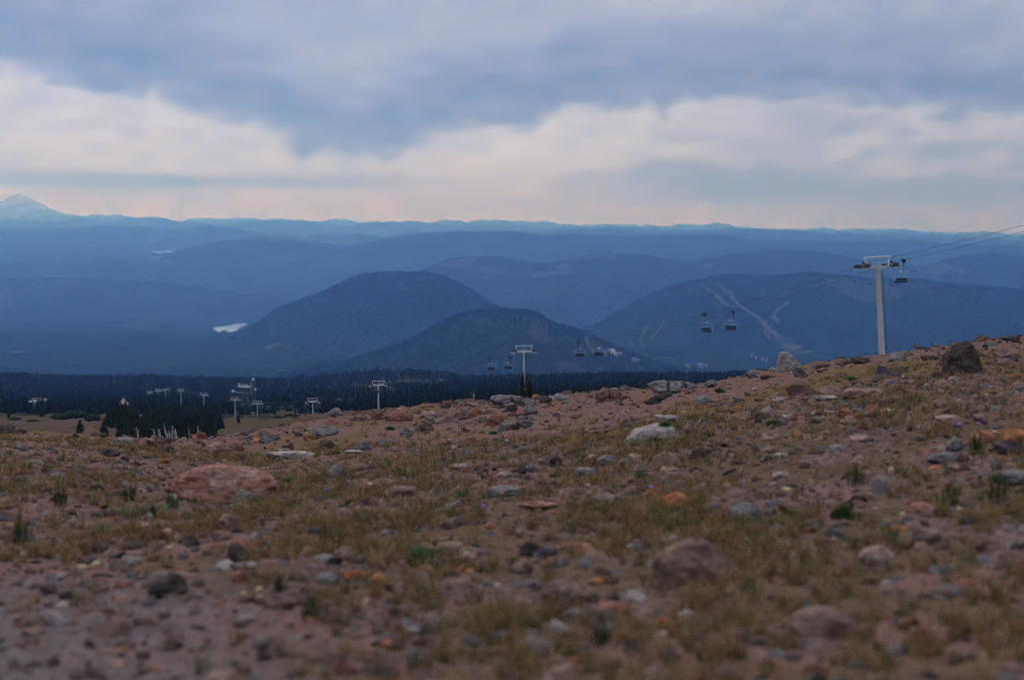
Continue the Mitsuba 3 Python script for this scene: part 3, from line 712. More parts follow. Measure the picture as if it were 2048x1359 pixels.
BOULDERS = [  # foot column, foot row, width, height, colour, shape, look
    (448, 1001, 250, 84, 'red', 'smooth', 'largest reddish boulder, long and flat topped, in the grass at left'),
    (492, 1003, 52, 28, 'grey', 'angular', 'grey stone leaning against the front of the largest reddish boulder'),
    (541, 982, 27, 17, 'orange', 'round', 'small rust orange stone at the right front corner of the largest reddish boulder'),
    (670, 955, 54, 33, 'grey', 'angular', 'pointed grey stone like a low pyramid right of the largest reddish boulder'),
    (722, 941, 54, 20, 'brown', 'slab', 'flat dark brown slab just behind the pyramid shaped grey stone'),
    (433, 909, 74, 30, 'red', 'angular', 'pointed red boulder behind the long flat reddish boulder'),
    (587, 917, 118, 18, 'pale', 'slab', 'long whitish slab lying behind the right end of the largest reddish boulder'),
    (565, 902, 32, 9, 'pale', 'slab', 'small white stone on the far side of the long whitish slab'),
    (220, 913, 42, 22, 'dark', 'round', 'dark rounded stone in the grass below the two lone conifers'),
    (333, 905, 36, 19, 'dark', 'angular', 'dark angular stone left of the pointed red boulder'),
    (266, 881, 22, 8, 'pale', 'slab', 'small white stone on the crest below the conifer clump'),
    (300, 882, 26, 6, 'pink', 'slab', 'thin pale salmon slab on the crest below the conifer clump'),
    (246, 886, 44, 15, 'grey', 'round', 'low grey stone on the crest beside the small white stone'),
    (538, 882, 46, 17, 'grey', 'angular', 'bluish grey boulder near the crest right of the conifer clump'),
    (336, 1194, 84, 54, 'dark', 'smooth', 'round dark maroon stone in the lower left gravel'),
    (198, 1107, 42, 26, 'dark', 'round', 'blackish stone in the grass far left, above two cream flower heads'),
    (657, 1167, 50, 25, 'grey', 'round', 'grey stone left of the two orange tan stones in the lower foreground'),
    (481, 1161, 46, 26, 'red', 'round', 'dark red stone in the lower left with a grey slab above it'),
    (492, 1138, 66, 20, 'grey', 'slab', 'tilted grey slab just above a dark red stone in the lower left'),
    (461, 1059, 62, 40, 'brown', 'round', 'brown boulder in the grass below the largest reddish boulder'),
    (448, 1080, 62, 24, 'brown', 'slab', 'flat brown stone in front of the brown boulder at left'),
    (382, 1090, 46, 24, 'dark', 'angular', 'dark jagged stone between tufts, left of the brown boulder pair'),
    (470, 1124, 56, 44, 'dark', 'angular', 'dark brown upright stone in the left foreground grass'),
    (478, 1282, 26, 22, 'red', 'angular', 'single red shard on bare gravel at the lower left'),
    (384, 1153, 34, 9, 'red', 'slab', 'thin red flake lying behind the round dark maroon stone'),
    (398, 1198, 24, 17, 'grey', 'round', 'pale grey pebble right of the round dark maroon stone'),
    (340, 1204, 20, 13, 'grey', 'round', 'grey pebble touching the front of the round dark maroon stone'),
    (584, 1010, 44, 20, 'dark', 'angular', 'dark stone in the grass below the right end of the largest reddish boulder'),
    (420, 1029, 40, 22, 'brown', 'angular', 'brown stone just below the largest reddish boulder'),
    (68, 934, 54, 24, 'grey', 'flat', 'grey flat stone near the left edge below the meadow'),
    (328, 926, 24, 13, 'orange', 'round', 'orange red stone left of the largest reddish boulder top'),
    (16, 868, 42, 24, 'dark', 'round', 'dark boulder on the crest at the left edge'),
    (803, 993, 76, 36, 'brown', 'flat', 'brown pink boulder with a flat top and shaded front in the middle grass'),
    (1008, 993, 78, 24, 'grey', 'flat', 'wide grey stone in the middle grass above a pale purple flower'),
    (922, 938, 54, 16, 'pink', 'slab', 'pinkish grey flat stone in the middle grass'),
    (1028, 934, 24, 19, 'pink', 'round', 'small pink stone with a whitish top in the middle grass'),
    (1043, 949, 27, 22, 'dark', 'angular', 'small dark stone left of a salmon red stone in the middle grass'),
    (1066, 944, 30, 19, 'grey', 'round', 'grey stone behind a salmon red stone in the middle grass'),
    (1078, 968, 48, 25, 'pink', 'angular', 'salmon red stone in the middle grass'),
    (1111, 932, 26, 27, 'dark', 'round', 'upright dark stone standing in the middle grass'),
    (1154, 922, 28, 16, 'dark', 'round', 'dark low stone right of the upright dark stone'),
    (1168, 951, 62, 22, 'grey', 'slab', 'long grey stone right of the upright dark stone'),
    (1213, 931, 44, 24, 'grey', 'round', 'rounded grey stone at the right end of the long grey stone'),
    (1271, 920, 36, 18, 'pink', 'round', 'salmon stone below the big pale hump'),
    (1187, 922, 30, 16, 'pink', 'round', 'pale pink stone above the long grey stone'),
    (1342, 953, 64, 24, 'pink', 'flat', 'pale pink stone with a white end, above two rust stones'),
    (1209, 1008, 84, 30, 'grey', 'flat', 'light grey flat stone left of two rust red stones'),
    (1238, 1014, 40, 24, 'dark', 'angular', 'dark brown stone touching the light grey flat stone'),
    (1308, 1006, 50, 34, 'orange', 'round', 'rust red stone, left and rear one of two touching'),
    (1348, 1020, 70, 40, 'orange', 'round', 'rust orange stone, right and front one of two touching'),
    (1073, 1021, 94, 22, 'red', 'slab', 'long flat red stone in the middle of the foreground'),
    (1124, 1213, 100, 56, 'brown', 'smooth', 'rounded brown pink stone left of the largest foreground boulder'),
    (1385, 1172, 172, 112, 'brown', 'smooth', 'largest foreground boulder, brown pink and rounded, right of centre'),
    (1341, 1092, 78, 26, 'grey', 'round', 'grey stone peeping out behind the largest foreground boulder'),
    (1062, 1112, 56, 38, 'dark', 'round', 'dark brown rounded stone at the left end of a long orange brown stone'),
    (1140, 1104, 120, 24, 'red', 'slab', 'long orange brown stone lying behind the rounded brown pink stone'),
    (900, 1106, 64, 28, 'brown', 'flat', 'low brown stone in the foreground above a green leafy plant'),
    (934, 1122, 44, 24, 'pink', 'angular', 'brownish pink stone right of a green leafy plant in the foreground'),
    (713, 1163, 52, 26, 'orange', 'round', 'orange tan stone, left one of two side by side in the foreground'),
    (757, 1171, 42, 28, 'orange', 'round', 'orange tan stone, right one of two side by side in the foreground'),
    (1065, 1313, 88, 44, 'grey', 'round', 'grey stone at the bottom centre edge of the picture'),
    (1116, 1329, 34, 20, 'pink', 'round', 'small pink stone at the bottom, right of the grey one'),
    (775, 1295, 28, 18, 'orange', 'round', 'small orange stone on gravel at the bottom left of centre'),
    (827, 1268, 38, 17, 'pale', 'round', 'pale grey pebble on gravel at the bottom left of centre'),
    (790, 1232, 48, 20, 'dark', 'angular', 'dark grey stone on gravel above a pale grey pebble'),
    (981, 1056, 20, 13, 'orange', 'round', 'small orange stone in the middle foreground'),
    (733, 1029, 32, 16, 'brown', 'round', 'brown stone left of the middle foreground'),
    (1286, 904, 30, 14, 'pink', 'round', 'small pale pink stone under the big pale hump'),
    (1341, 1322, 50, 28, 'dark', 'round', 'dark stone at the bottom right of centre'),
    (1546, 878, 62, 19, 'pink', 'flat', 'pink pale stone in the upper right grass'),
    (1403, 915, 54, 30, 'brown', 'flat', 'brown stone with pale top and dark front, right of the big pale hump'),
    (1489, 1043, 76, 42, 'grey', 'smooth', 'rounded light grey stone above and right of the largest foreground boulder'),
    (1845, 1025, 58, 28, 'red', 'round', 'dark red stone in the right foreground behind a pale topped one'),
    (1860, 1090, 92, 50, 'brown', 'flat', 'brown stone with a pale pink top in the right foreground'),
    (1752, 1137, 86, 54, 'pink', 'smooth', 'brown pink stone half hidden by grass in the right foreground'),
    (1642, 1268, 136, 60, 'brown', 'smooth', 'wide grey brown boulder at the lower right'),
    (1862, 1286, 84, 42, 'red', 'round', 'red brown stone in the lower right corner area'),
    (1968, 886, 60, 32, 'orange', 'round', 'orange boulder, left one of two near the right edge'),
    (2033, 882, 70, 32, 'orange', 'flat', 'orange boulder, right one of two cut by the right edge'),
    (1914, 902, 48, 34, 'grey', 'angular', 'blue grey boulder left of the orange boulders'),
    (2018, 908, 74, 30, 'dark', 'round', 'dark boulder in front of the right orange boulder'),
    (1888, 924, 80, 26, 'grey', 'slab', 'long grey flat stone in front of the blue grey boulder'),
    (1884, 900, 20, 15, 'orange', 'angular', 'small bright orange stone left of the blue grey boulder'),
    (1561, 956, 38, 16, 'pale', 'angular', 'pale stone in the grass between the rust stones and the right edge'),
    (2027, 970, 94, 32, 'grey', 'flat', 'light grey boulder at the right edge above long green grass'),
    (1924, 748, 80, 70, 'dark', 'angular', 'huge dark boulder with a flat top on the right skyline'),
    (1577, 741, 54, 40, 'light', 'angular', 'light grey wedge shaped boulder on the skyline right of centre'),
    (1906, 771, 25, 21, 'pale', 'round', 'cream coloured stone below the huge dark boulder'),
    (1345, 781, 104, 24, 'grey', 'round', 'wide grey cracked outcrop on the skyline right of centre'),
    (1507, 752, 36, 14, 'grey', 'round', 'small grey outcrop on the skyline left of the wedge shaped boulder'),
    (2022, 682, 48, 14, 'dark', 'flat', 'dark flat rock on the skyline at the right edge'),
    (1740, 788, 116, 16, 'pink', 'slab', 'long pale brown slab lying below the tallest tower'),
    (1650, 800, 60, 10, 'pale', 'slab', 'thin whitish slab left of the long pale brown slab'),
    (1564, 802, 46, 10, 'pale', 'slab', 'short white slab in the grass left of the thin whitish slab'),
    (1746, 826, 25, 22, 'orange', 'angular', 'upright tan stone on the right slope'),
    (1691, 833, 38, 18, 'orange', 'round', 'pale orange stone left of the upright tan stone'),
    (1776, 825, 34, 10, 'pale', 'slab', 'small white flat stone right of the upright tan stone'),
    (1648, 827, 56, 12, 'pale', 'slab', 'whitish flat stone left of the pale orange stone'),
    (1577, 836, 28, 11, 'pale', 'slab', 'small white stone beside a green clump on the right slope'),
    (1300, 884, 124, 38, 'light', 'round', 'big pale hump of rock with green clumps growing on it'),
    (1334, 842, 60, 17, 'pale', 'slab', 'white topped slab behind the big pale hump'),
    (1270, 850, 50, 22, 'brown', 'round', 'brown boulder left of the white topped slab'),
    (1897, 841, 58, 18, 'pink', 'flat', 'pale flat stone in the dark grass at right'),
    (1408, 806, 42, 19, 'grey', 'round', 'grey stone on the slope below the wide cracked outcrop'),
    (1640, 735, 46, 20, 'brown', 'angular', 'brown grey crest rock right of the wedge shaped boulder'),
    (1686, 731, 40, 16, 'brown', 'round', 'brown crest rock just left of the foot of the tallest tower'),
    (1722, 727, 40, 16, 'dark', 'angular', 'dark crest rock under the foot of the tallest tower'),
    (1790, 721, 46, 18, 'grey', 'angular', 'grey brown crest rock right of the tallest tower'),
    (1812, 712, 32, 12, 'brown', 'round', 'smallest crest rock right of the tallest tower'),
    (1858, 718, 40, 14, 'brown', 'slab', 'flat brown crest rock left of the huge dark boulder'),
    (1636, 845, 34, 13, 'brown', 'round', 'brown stone on the right slope below the whitish flat stone'),
    (1702, 848, 48, 15, 'brown', 'flat', 'flat brown stone below the pale orange stone'),
    (1386, 861, 40, 22, 'brown', 'angular', 'grey brown stone right of the big pale hump'),
    (1014, 808, 72, 30, 'grey', 'flat', 'grey boulder split by a dark crack, on the skyline left of the conifers'),
    (1055, 808, 40, 14, 'grey', 'angular', 'grey boulder on the skyline in front of the conifers'),
    (1091, 804, 28, 14, 'dark', 'round', 'dark boulder on the skyline right of the conifers'),
    (1120, 798, 42, 13, 'grey', 'round', 'flat grey boulder on the skyline right of the dark one'),
    (1219, 796, 60, 24, 'brown', 'round', 'rounded brown grey boulder on the skyline, midway to the cracked outcrop'),
    (798, 842, 62, 30, 'red', 'round', 'big red brown boulder near the crest left of centre'),
    (847, 862, 44, 27, 'brown', 'angular', 'brown boulder leaning on a grey one, below the big red brown boulder'),
    (815, 872, 32, 23, 'grey', 'angular', 'grey boulder at the foot of the leaning brown boulder'),
    (673, 828, 34, 15, 'grey', 'round', 'grey brown outcrop on the skyline left of the third white tower'),
    (1061, 827, 32, 20, 'grey', 'angular', 'pointed grey boulder on the rubble slope below the conifers'),
    (854, 834, 42, 15, 'pink', 'slab', 'pinkish slab right of the big red brown boulder'),
    (862, 843, 32, 12, 'grey', 'slab', 'small grey slab below the pinkish slab'),
    (651, 872, 66, 25, 'grey', 'round', 'grey mound of rock on the slope below the fourth tower'),
    (728, 900, 38, 22, 'grey', 'angular', 'grey stone on the slope behind the flat dark brown slab'),
    (906, 898, 20, 8, 'pale', 'angular', 'small bright white stone at the edge of the grass, left of centre'),
    (709, 908, 44, 10, 'pale', 'slab', 'thin white slab at the edge of the grass'),
    (976, 827, 34, 13, 'pink', 'slab', 'pink flat boulder on the rubble slope left of the conifers'),
    (1054, 901, 34, 12, 'grey', 'slab', 'grey flat stone at the top of the middle grass'),
    (949, 884, 44, 15, 'red', 'slab', 'red brown slab where the rubble meets the grass'),
]
for k, (px, py, w, h, colour, kind, look) in enumerate(BOULDERS):
    big = w * (on_ground(px, py)[1]) / F > 0.7 or w > 60
    m = None
    if big:
        m = boulder_mesh(900 + k, 4, kind)
        for word, hull in (('wedge shaped boulder on', 'wedge'), ('huge dark boulder with', 'huge'), ('big pale hump of', 'hump')):
            if word in look:
                m = hull_boulder(HULLS[hull], 40 + k)
        if 'crack' in look:
            m = cracked(m, 0.12 if 'split' in look else -0.2, k)
            if 'wide' in look:
                m = cracked(m, 0.45, k + 50)
    name = 'boulder' if 'boulder' in look or 'outcrop' in look or 'hump' in look else 'slab' if 'slab' in look else 'stone'
    put_rock(px, py, w, h, colour, kind, look, name, 'boulder' if name == 'boulder' else 'rock', None, seed=k, mesh=m, yaw=0 if w > 100 or 'wedge shaped boulder on' in look or 'huge dark' in look else None,
             depth=0.55 if kind == 'slab' else 0.8)

rng = np.random.default_rng(77)
WEIGHT = {'grey': 0.27, 'brown': 0.26, 'pink': 0.16, 'red': 0.12, 'dark': 0.11, 'orange': 0.03, 'pale': 0.05}
WORD = {'grey': 'grey', 'brown': 'brown', 'pink': 'pinkish', 'red': 'dark red', 'dark': 'blackish', 'orange': 'orange', 'pale': 'whitish'}
SHAPE = {'round': 'rounded', 'angular': 'angular', 'flat': 'flat topped', 'slab': 'slab like'}
DEPTHS = ['in the blurred foreground', 'in the lower grass', 'in the upper grass', 'on the slope above the grass', 'on the skyline']
ZONES = ['at the far left', 'at the left', 'left of centre', 'in the centre', 'right of centre', 'at the right', 'at the far right']
n_more = 0
while n_more < 245:
    y = math.exp(rng.uniform(math.log(7.0), math.log(62)))
    a = rng.uniform(-0.37, 0.37)
    x = a * y
    r = (0.035 + 0.085 * rng.uniform(0, 1) ** 2) * (1 + y / 38)
    if n_more >= 165:                             # rocks along the skyline
        a = rng.uniform(-0.13, 0.37)
        y = float(np.interp(a, A_COLS, CREST_Y)) * rng.uniform(0.80, 1.02)
        x = a * y
        r = (0.10 + 0.26 * rng.uniform(0, 1) ** 2) * y / 70
    if any((x - q[0]) ** 2 + (y - q[1]) ** 2 < (r + max(q[2], q[3])) ** 2 for q in ROCKS):
        continue
    colour = str(rng.choice(list(WEIGHT), p=list(WEIGHT.values())))
    kind = str(rng.choice(['round', 'round', 'angular', 'flat', 'slab']))
    hz = r * rng.uniform(0.45, 0.85)
    place(x, y, float(ground(x, y)) + hz * rng.uniform(-0.25, 0.25 if n_more < 165 else 0.5), r, r * rng.uniform(0.6, 1.0), hz, colour, kind,
          f'small {WORD[colour]} {SHAPE[kind]} stone {DEPTHS[int(np.searchsorted([11, 19, 32, 47], y))]}, {ZONES[int(np.searchsorted([-0.26, -0.16, -0.05, 0.05, 0.16, 0.26], a))]}', 'loose_stone', 'stone', f'small {WORD[colour]} loose stones scattered on the slope', rng, yaw=rng.uniform(0, 360))
    n_more += 1


def pile(n, seed, y0, y1, power, rmin, rmax, sub, amax=0.42, keep=None):
    """Loose pieces as one mesh with a colour per stone."""
    rng = np.random.default_rng(seed)
    base = trimesh.creation.icosphere(subdivisions=sub)
    bv, bf = np.array(base.vertices), np.array(base.faces)
    y = (y0 ** power + rng.uniform(0, 1, n) * (y1 ** power - y0 ** power)) ** (1 / power)
    x = rng.uniform(-amax, amax, n) * y
    if keep is not None:
        k = keep(x, y, rng)
        x, y = x[k], y[k]
        n = len(x)
    u = rng.uniform(0, 1, n)
    r = rmin + (rmax - rmin) * u ** 6
    r = r * np.clip(y / y0, 1, None) ** 0.25
    z = ground(x, y)
    ang = rng.uniform(0, 2 * np.pi, n)
    sx, sy, sz = rng.uniform(0.7, 1.35, n) * r, rng.uniform(0.6, 1.1, n) * r, rng.uniform(0.35, 0.8, n) * r
    jit = 1 + 0.75 * (rng.uniform(0, 1, (n, len(bv), 1)) - 0.5)
    v = bv[None] * jit * np.stack([sx, sy, sz], 1)[:, None]
    tilt = rng.normal(0, 0.25, n)[:, None]
    v[..., 2] += v[..., 0] * tilt
    c, s = np.cos(ang)[:, None], np.sin(ang)[:, None]
    v = np.stack([v[..., 0] * c - v[..., 1] * s + x[:, None], v[..., 0] * s + v[..., 1] * c + y[:, None], v[..., 2] + (z + sz * rng.uniform(-0.3, 0.35, n))[:, None]], -1)
    f = bf[None] + (np.arange(n) * len(bv))[:, None, None]
    pal = np.array([(0.125, 0.12, 0.125), (0.105, 0.078, 0.066), (0.20, 0.14, 0.12), (0.185, 0.092, 0.070), (0.055, 0.048, 0.048), (0.26, 0.24, 0.23), (0.27, 0.13, 0.065)])
    col = pal[rng.choice(7, n, p=[0.25, 0.27, 0.17, 0.14, 0.10, 0.04, 0.03])] * rng.uniform(0.65, 1.3, (n, 1))
    return (v.reshape(-1, 3), f.reshape(-1, 3)), np.repeat(col, len(bv), 0)


m, c = pile(24000, 5, 5.5, 38, 1.25, 0.010, 0.085, 0)
struct('gravel', mikit.ply(m, 'mat_loose_stone', color=c), 'stuff', 'small mixed gravel strewn over the foreground')


def rubble_zone(x, y, rng):
    a = x / y
    edge = np.interp(a, [-0.42, -0.25, -0.15, -0.05, 0.05, 0.12, 0.2, 0.42], [44, 40, 36, 36, 36, 36, 31, 29])
    band = meshkit.fbm(np.stack([x * 0.07, y * 0.04, x * 0], -1), 3, 66)
    return (y > edge * rng.uniform(0.9, 1.25, len(x))) & (rng.uniform(0, 1, len(x)) < np.clip((band - 0.40) * 5, 0.12, 1) * np.interp(a, [-0.3, -0.17], [0.25, 1]))


m, c = pile(24000, 16, 25, 120, 1.8, 0.025, 0.13, 0, keep=rubble_zone)
m2, c2 = pile(5200, 6, 26, 122, 1.8, 0.06, 0.36, 1, keep=rubble_zone)
struct('rubble', mikit.ply((np.vstack([m[0], m2[0]]), np.vstack([m[1], m2[1] + len(m[0])])), 'mat_loose_stone', color=np.vstack([c, c2])), 'stuff',
       'broken reddish and grey rubble covering the slope up to the skyline')

# ------------------------------------------------------------------ grass and small plants
RX = np.array(ROCKS)
from scipy.spatial import cKDTree
ROCK_TREE = cKDTree(RX[:, :2])


def free_of_rocks(x, y):
    d, i = ROCK_TREE.query(np.stack([x, y], -1), k=4)
    rr = RX[i]
    return ~(((x[:, None] - rr[..., 0]) / (rr[..., 2] * 0.92)) ** 2 + ((y[:, None] - rr[..., 1]) / (rr[..., 3] * 0.92)) ** 2 < 1).any(1)


def grass_density(x, y):
    p = np.stack([x * 0.55, y * 0.34, x * 0], -1)
    n = meshkit.fbm(p, 3, 90)
    n2 = meshkit.fbm(p * 3.1, 2, 91)
    a = x / y
    field = np.interp(y, [5, 7.5, 10, 14, 22, 34, 44, 60], [0.22, 0.36, 0.6, 0.85, 1.0, 1.0, 1.0, 1.0])
    bare = np.clip((x + 1.2 + 0.25 * (y - 8)) / 1.6, 0, 1)
    bare = np.where(y < 13, bare, 1)
    gravel = 1 - 0.75 * np.exp(-((a - 0.21) / 0.06) ** 2) * np.exp(-((np.log(y) - math.log(24)) / 0.35) ** 2)
    top = np.interp(a, [-0.36, -0.18, 0, 0.1, 0.2, 0.28, 0.36], [44, 42, 36, 37, 33, 31, 30])
    field = field * np.interp(y / top, [0.85, 1.1], [1, 0.13])
    return np.clip((n * 0.65 + n2 * 0.35 - 0.425) * 4.4, 0.05, 1) * field * (0.06 + 0.94 * bare) * gravel


def blades(n_try, seed, y0, y1, per, height, width, segs):
    rng = np.random.default_rng(seed)
    y = (y0 ** 1.6 + rng.uniform(0, 1, n_try) * (y1 ** 1.6 - y0 ** 1.6)) ** (1 / 1.6)
    x = rng.uniform(-0.44, 0.44, n_try) * y
    k = rng.uniform(0, 1, n_try) < grass_density(x, y)
    x, y = x[k], y[k]
    k = free_of_rocks(x, y)
    x, y = x[k], y[k]
    n = len(x)
    size = rng.uniform(0.55, 1.25, n) * np.where(rng.uniform(0, 1, n) < 0.12, 1.45, 1.0)
    tone = rng.uniform(0, 1, n)
    lush = meshkit.fbm(np.stack([x * 0.35, y * 0.22, x * 0], -1), 3, 95)
    m = rng.integers(per[0], per[1] + 1, n)
    own = np.repeat(np.arange(n), m)
    b = len(own)
    ang = rng.uniform(0, 2 * np.pi, b)
    rad = rng.uniform(0, 1, b) ** 0.8 * 0.042 * size[own] * (1 + y[own] / 40)
    bx, by = x[own] + np.cos(ang) * rad, y[own] + np.sin(ang) * rad
    bz = ground(bx, by) - 0.01
    h = height * size[own] * rng.uniform(0.45, 1.15, b)
    lean = rng.uniform(0.08, 0.75, b) * h
    la = ang + rng.normal(0, 0.7, b)
    w = width * rng.uniform(0.7, 1.3, b) * (1 + y[own] / 22)
    fa = rng.uniform(0, np.pi, b)
    wx, wy = np.cos(fa) * w, np.sin(fa) * w
    rows = []
    for q in range(segs + 1):
        t = q / segs
        cx, cy, cz = bx + np.cos(la) * lean * t ** 1.8, by + np.sin(la) * lean * t ** 1.8, bz + h * (t - 0.12 * t * t)
        if q < segs:
            taper = 1 - 0.45 * t
            rows += [np.stack([cx - wx * taper, cy - wy * taper, cz], -1), np.stack([cx + wx * taper, cy + wy * taper, cz], -1)]
        else:
            rows += [np.stack([cx, cy, cz], -1)]
    v = np.stack(rows, 1)
    tri = []
    for q in range(segs - 1):
        tri += [(2 * q, 2 * q + 1, 2 * q + 3), (2 * q, 2 * q + 3, 2 * q + 2)]
    tri += [(2 * segs - 2, 2 * segs - 1, 2 * segs)]
    f = (np.array(tri)[None] + (np.arange(b) * v.shape[1])[:, None, None]).reshape(-1, 3)
    pal = np.array([(0.234, 0.181, 0.068), (0.113, 0.131, 0.054), (0.383, 0.276, 0.149), (0.283, 0.149, 0.088), (0.176, 0.150, 0.065)])
    pick = np.where(tone < 0.28 + 0.8 * (lush - 0.5), 1, np.where(tone < 0.52, 0, np.where(tone < 0.66, 4, np.where(tone < 0.80, 2, 3))))
    col = pal[pick][own] * rng.uniform(0.65, 1.3, (b, 1))
    mixin = rng.uniform(0, 1, b) < 0.25
    col[mixin] = pal[2] * rng.uniform(0.6, 1.1, (mixin.sum(), 1))
    return (v.reshape(-1, 3), f), np.repeat(col, v.shape[1], 0)


parts_ = [blades(7500, 11, 5.0, 17, (22, 40), 0.185, 0.0022, 3), blades(26000, 12, 16, 48, (9, 16), 0.18, 0.0032, 2), blades(7000, 13, 45, 105, (6, 10), 0.20, 0.006, 1)]
gv, gf, gc, at0 = [], [], [], 0
for (v, f), c in parts_:
    gv.append(v)
    gf.append(f + at0)
    gc.append(c)
    at0 += len(v)
struct('dry_grass', mikit.ply((np.vstack(gv), np.vstack(gf)), 'mat_grass', color=np.vstack(gc)), 'stuff', 'thin dry olive and straw coloured grass in tufts over the slope')


def plant_mesh(seed, n, h, w, spread, broad):
    """Leaves as curved, pointed strips about a common root."""
    rng = np.random.default_rng(seed)
    V, Fc, at0 = [], [], 0
    for k in range(n):
        le = rng.uniform(0.5, 1.1)
        q2 = np.clip(rng.normal(size=2), -1.5, 1.5)
        root = np.array([q2[0] * spread * 0.42, q2[1] * spread * 0.38, -0.02])
        an = math.atan2(q2[1], q2[0]) + rng.normal(0, 0.7)
        le *= 1.1 - 0.30 * np.hypot(*q2)
        out = (0.12 + 0.30 * np.hypot(*q2) * rng.uniform(0.6, 1.4)) * max(spread, 0.5 * h)
        d = np.array([math.cos(an), math.sin(an), 0])
        sd = np.array([-math.sin(an), math.cos(an), 0])
        m = 5
        for q in range(m + 1):
            t = q / m
            c = root + d * out * le * t ** 1.4 + np.array([0, 0, h * le * (t - 0.35 * broad * t * t)])
            ww = w * le * (math.sin(math.pi * min(t * 0.86 + 0.14, 1)) if broad else (1 - t) ** 0.6) * rng.uniform(0.9, 1.1)
            V += [c - sd * ww, c + sd * ww]
        for q in range(m):
            Fc += [(at0 + 2 * q, at0 + 2 * q + 1, at0 + 2 * q + 3), (at0 + 2 * q, at0 + 2 * q + 3, at0 + 2 * q + 2)]
        at0 += 2 * (m + 1)
    return np.array(V), np.array(Fc)


mat('mat_green_leaf', {'type': 'diffuse', 'reflectance': proc(lambda p, n, uv: mix((0.034, 0.080, 0.030), (0.090, 0.168, 0.062), noise(p.x * 19, p.y * 19, p.z * 12)))})
mat('mat_sedge', {'type': 'diffuse', 'reflectance': proc(lambda p, n, uv: mix((0.030, 0.055, 0.022), (0.080, 0.105, 0.045), noise(p.x * 17, p.y * 17, p.z * 9)))})
mat('mat_bright_leaf', {'type': 'diffuse', 'reflectance': proc(lambda p, n, uv: mix((0.050, 0.105, 0.045), (0.115, 0.200, 0.090), noise(p.x * 15, p.y * 15, p.z * 12)))})
PLANTS = [  # root column, row, width, height, kind, look
    (797, 947, 36, 26, 'leaf', 'bright green leafy clump in the grass left of centre'),
    (1282, 956, 38, 28, 'leaf', 'dense green cushion plant left of the pale pink stone'),
    (845, 1130, 80, 50, 'broad', 'broad leaved green plant in the lower middle foreground'),
    (1688, 1035, 56, 52, 'leaf', 'tall green clump in the right foreground beside the pale topped stone'),
    (1716, 1036, 34, 26, 'leaf', 'smaller green clump touching the tall one in the right foreground'),
    (1546, 853, 36, 26, 'leaf', 'dark green clump behind the pink pale stone on the right'),
    (1520, 835, 26, 16, 'leaf', 'small green clump left of the small white stone on the right slope'),
    (1312, 886, 48, 26, 'leaf', 'green clump growing along the foot of the big pale hump'),
    (1316, 850, 36, 18, 'leaf', 'green clump growing on top of the big pale hump'),
    (290, 1032, 110, 36, 'broad', 'sprawling plant with pale green leaves, below left of the largest reddish boulder'),
    (345, 1014, 44, 34, 'broad', 'upright plant with pale green leaves at the left end of the largest reddish boulder'),
    (916, 995, 34, 22, 'broad', 'pale green leafy plant in the middle grass'),
    (578, 964, 36, 18, 'broad', 'bright green leaves at the right end of the largest reddish boulder'),
    (1608, 788, 40, 22, 'leaf', 'green clump on the slope below the wedge shaped boulder'),
    (1952, 908, 40, 44, 'sedge', 'long dark green sedge tuft between the orange boulders'),
    (1992, 1002, 120, 66, 'sedge', 'wide clump of long dark green blades at the right edge'),
    (1895, 1010, 60, 46, 'sedge', 'dark green clump left of the wide long bladed one at the right edge'),
    (1712, 968, 60, 44, 'sedge', 'loose green sedge in the right foreground above the tall green clump'),
    (984, 895, 24, 14, 'leaf', 'small green clump at the top of the middle grass'),
    (672, 907, 20, 12, 'leaf', 'tiny green clump between the long whitish slab and the thin white slab'),
    (780, 858, 26, 12, 'leaf', 'yellow green mat of leaves below the big red brown boulder'),
    (986, 869, 26, 14, 'leaf', 'dark green clump on the rubble slope'),
    (620, 1240, 40, 60, 'sedge', 'green grass tuft standing in the gravel left of centre'),
    (1196, 1290, 44, 60, 'sedge', 'green grass tuft at the bottom right of the grey edge stone'),
    (40, 1085, 60, 60, 'sedge', 'dark green tuft near the left edge of the foreground'),
    (1440, 785, 30, 14, 'leaf', 'yellowish green clump on the slope right of the cracked outcrop'),
    (1030, 1140, 30, 34, 'sedge', 'green tuft left of the rounded brown pink stone'),
    (1230, 1215, 40, 40, 'sedge', 'green tuft between the brown pink stone and the largest foreground boulder'),
    (1352, 1000, 34, 20, 'leaf', 'green clump just behind the right rust stone'),
    (1150, 905, 26, 14, 'leaf', 'small green clump above the dark low stone in the middle grass'),
    (1420, 872, 32, 18, 'leaf', 'green clump above the brown stone with pale top'),
    (700, 1010, 28, 18, 'leaf', 'small green clump between the largest reddish boulder and the flat topped one'),
    (1580, 1030, 40, 24, 'leaf', 'low green clump right of the rounded light grey stone'),
    (1700, 760, 36, 16, 'leaf', 'mossy green patch on the crest below the tallest tower'),
    (1090, 1020, 26, 16, 'leaf', 'small green clump at the right end of the long flat red stone'),
    (1470, 1130, 40, 40, 'sedge', 'green tuft right of the largest foreground boulder'),
    (560, 1180, 36, 44, 'sedge', 'green tuft left of the grey stone in the lower foreground'),
    (260, 1000, 40, 36, 'sedge', 'green tuft left of the largest reddish boulder'),
    (120, 1010, 44, 40, 'sedge', 'dark green tuft in the grass at far left below the grey flat stone'),
]
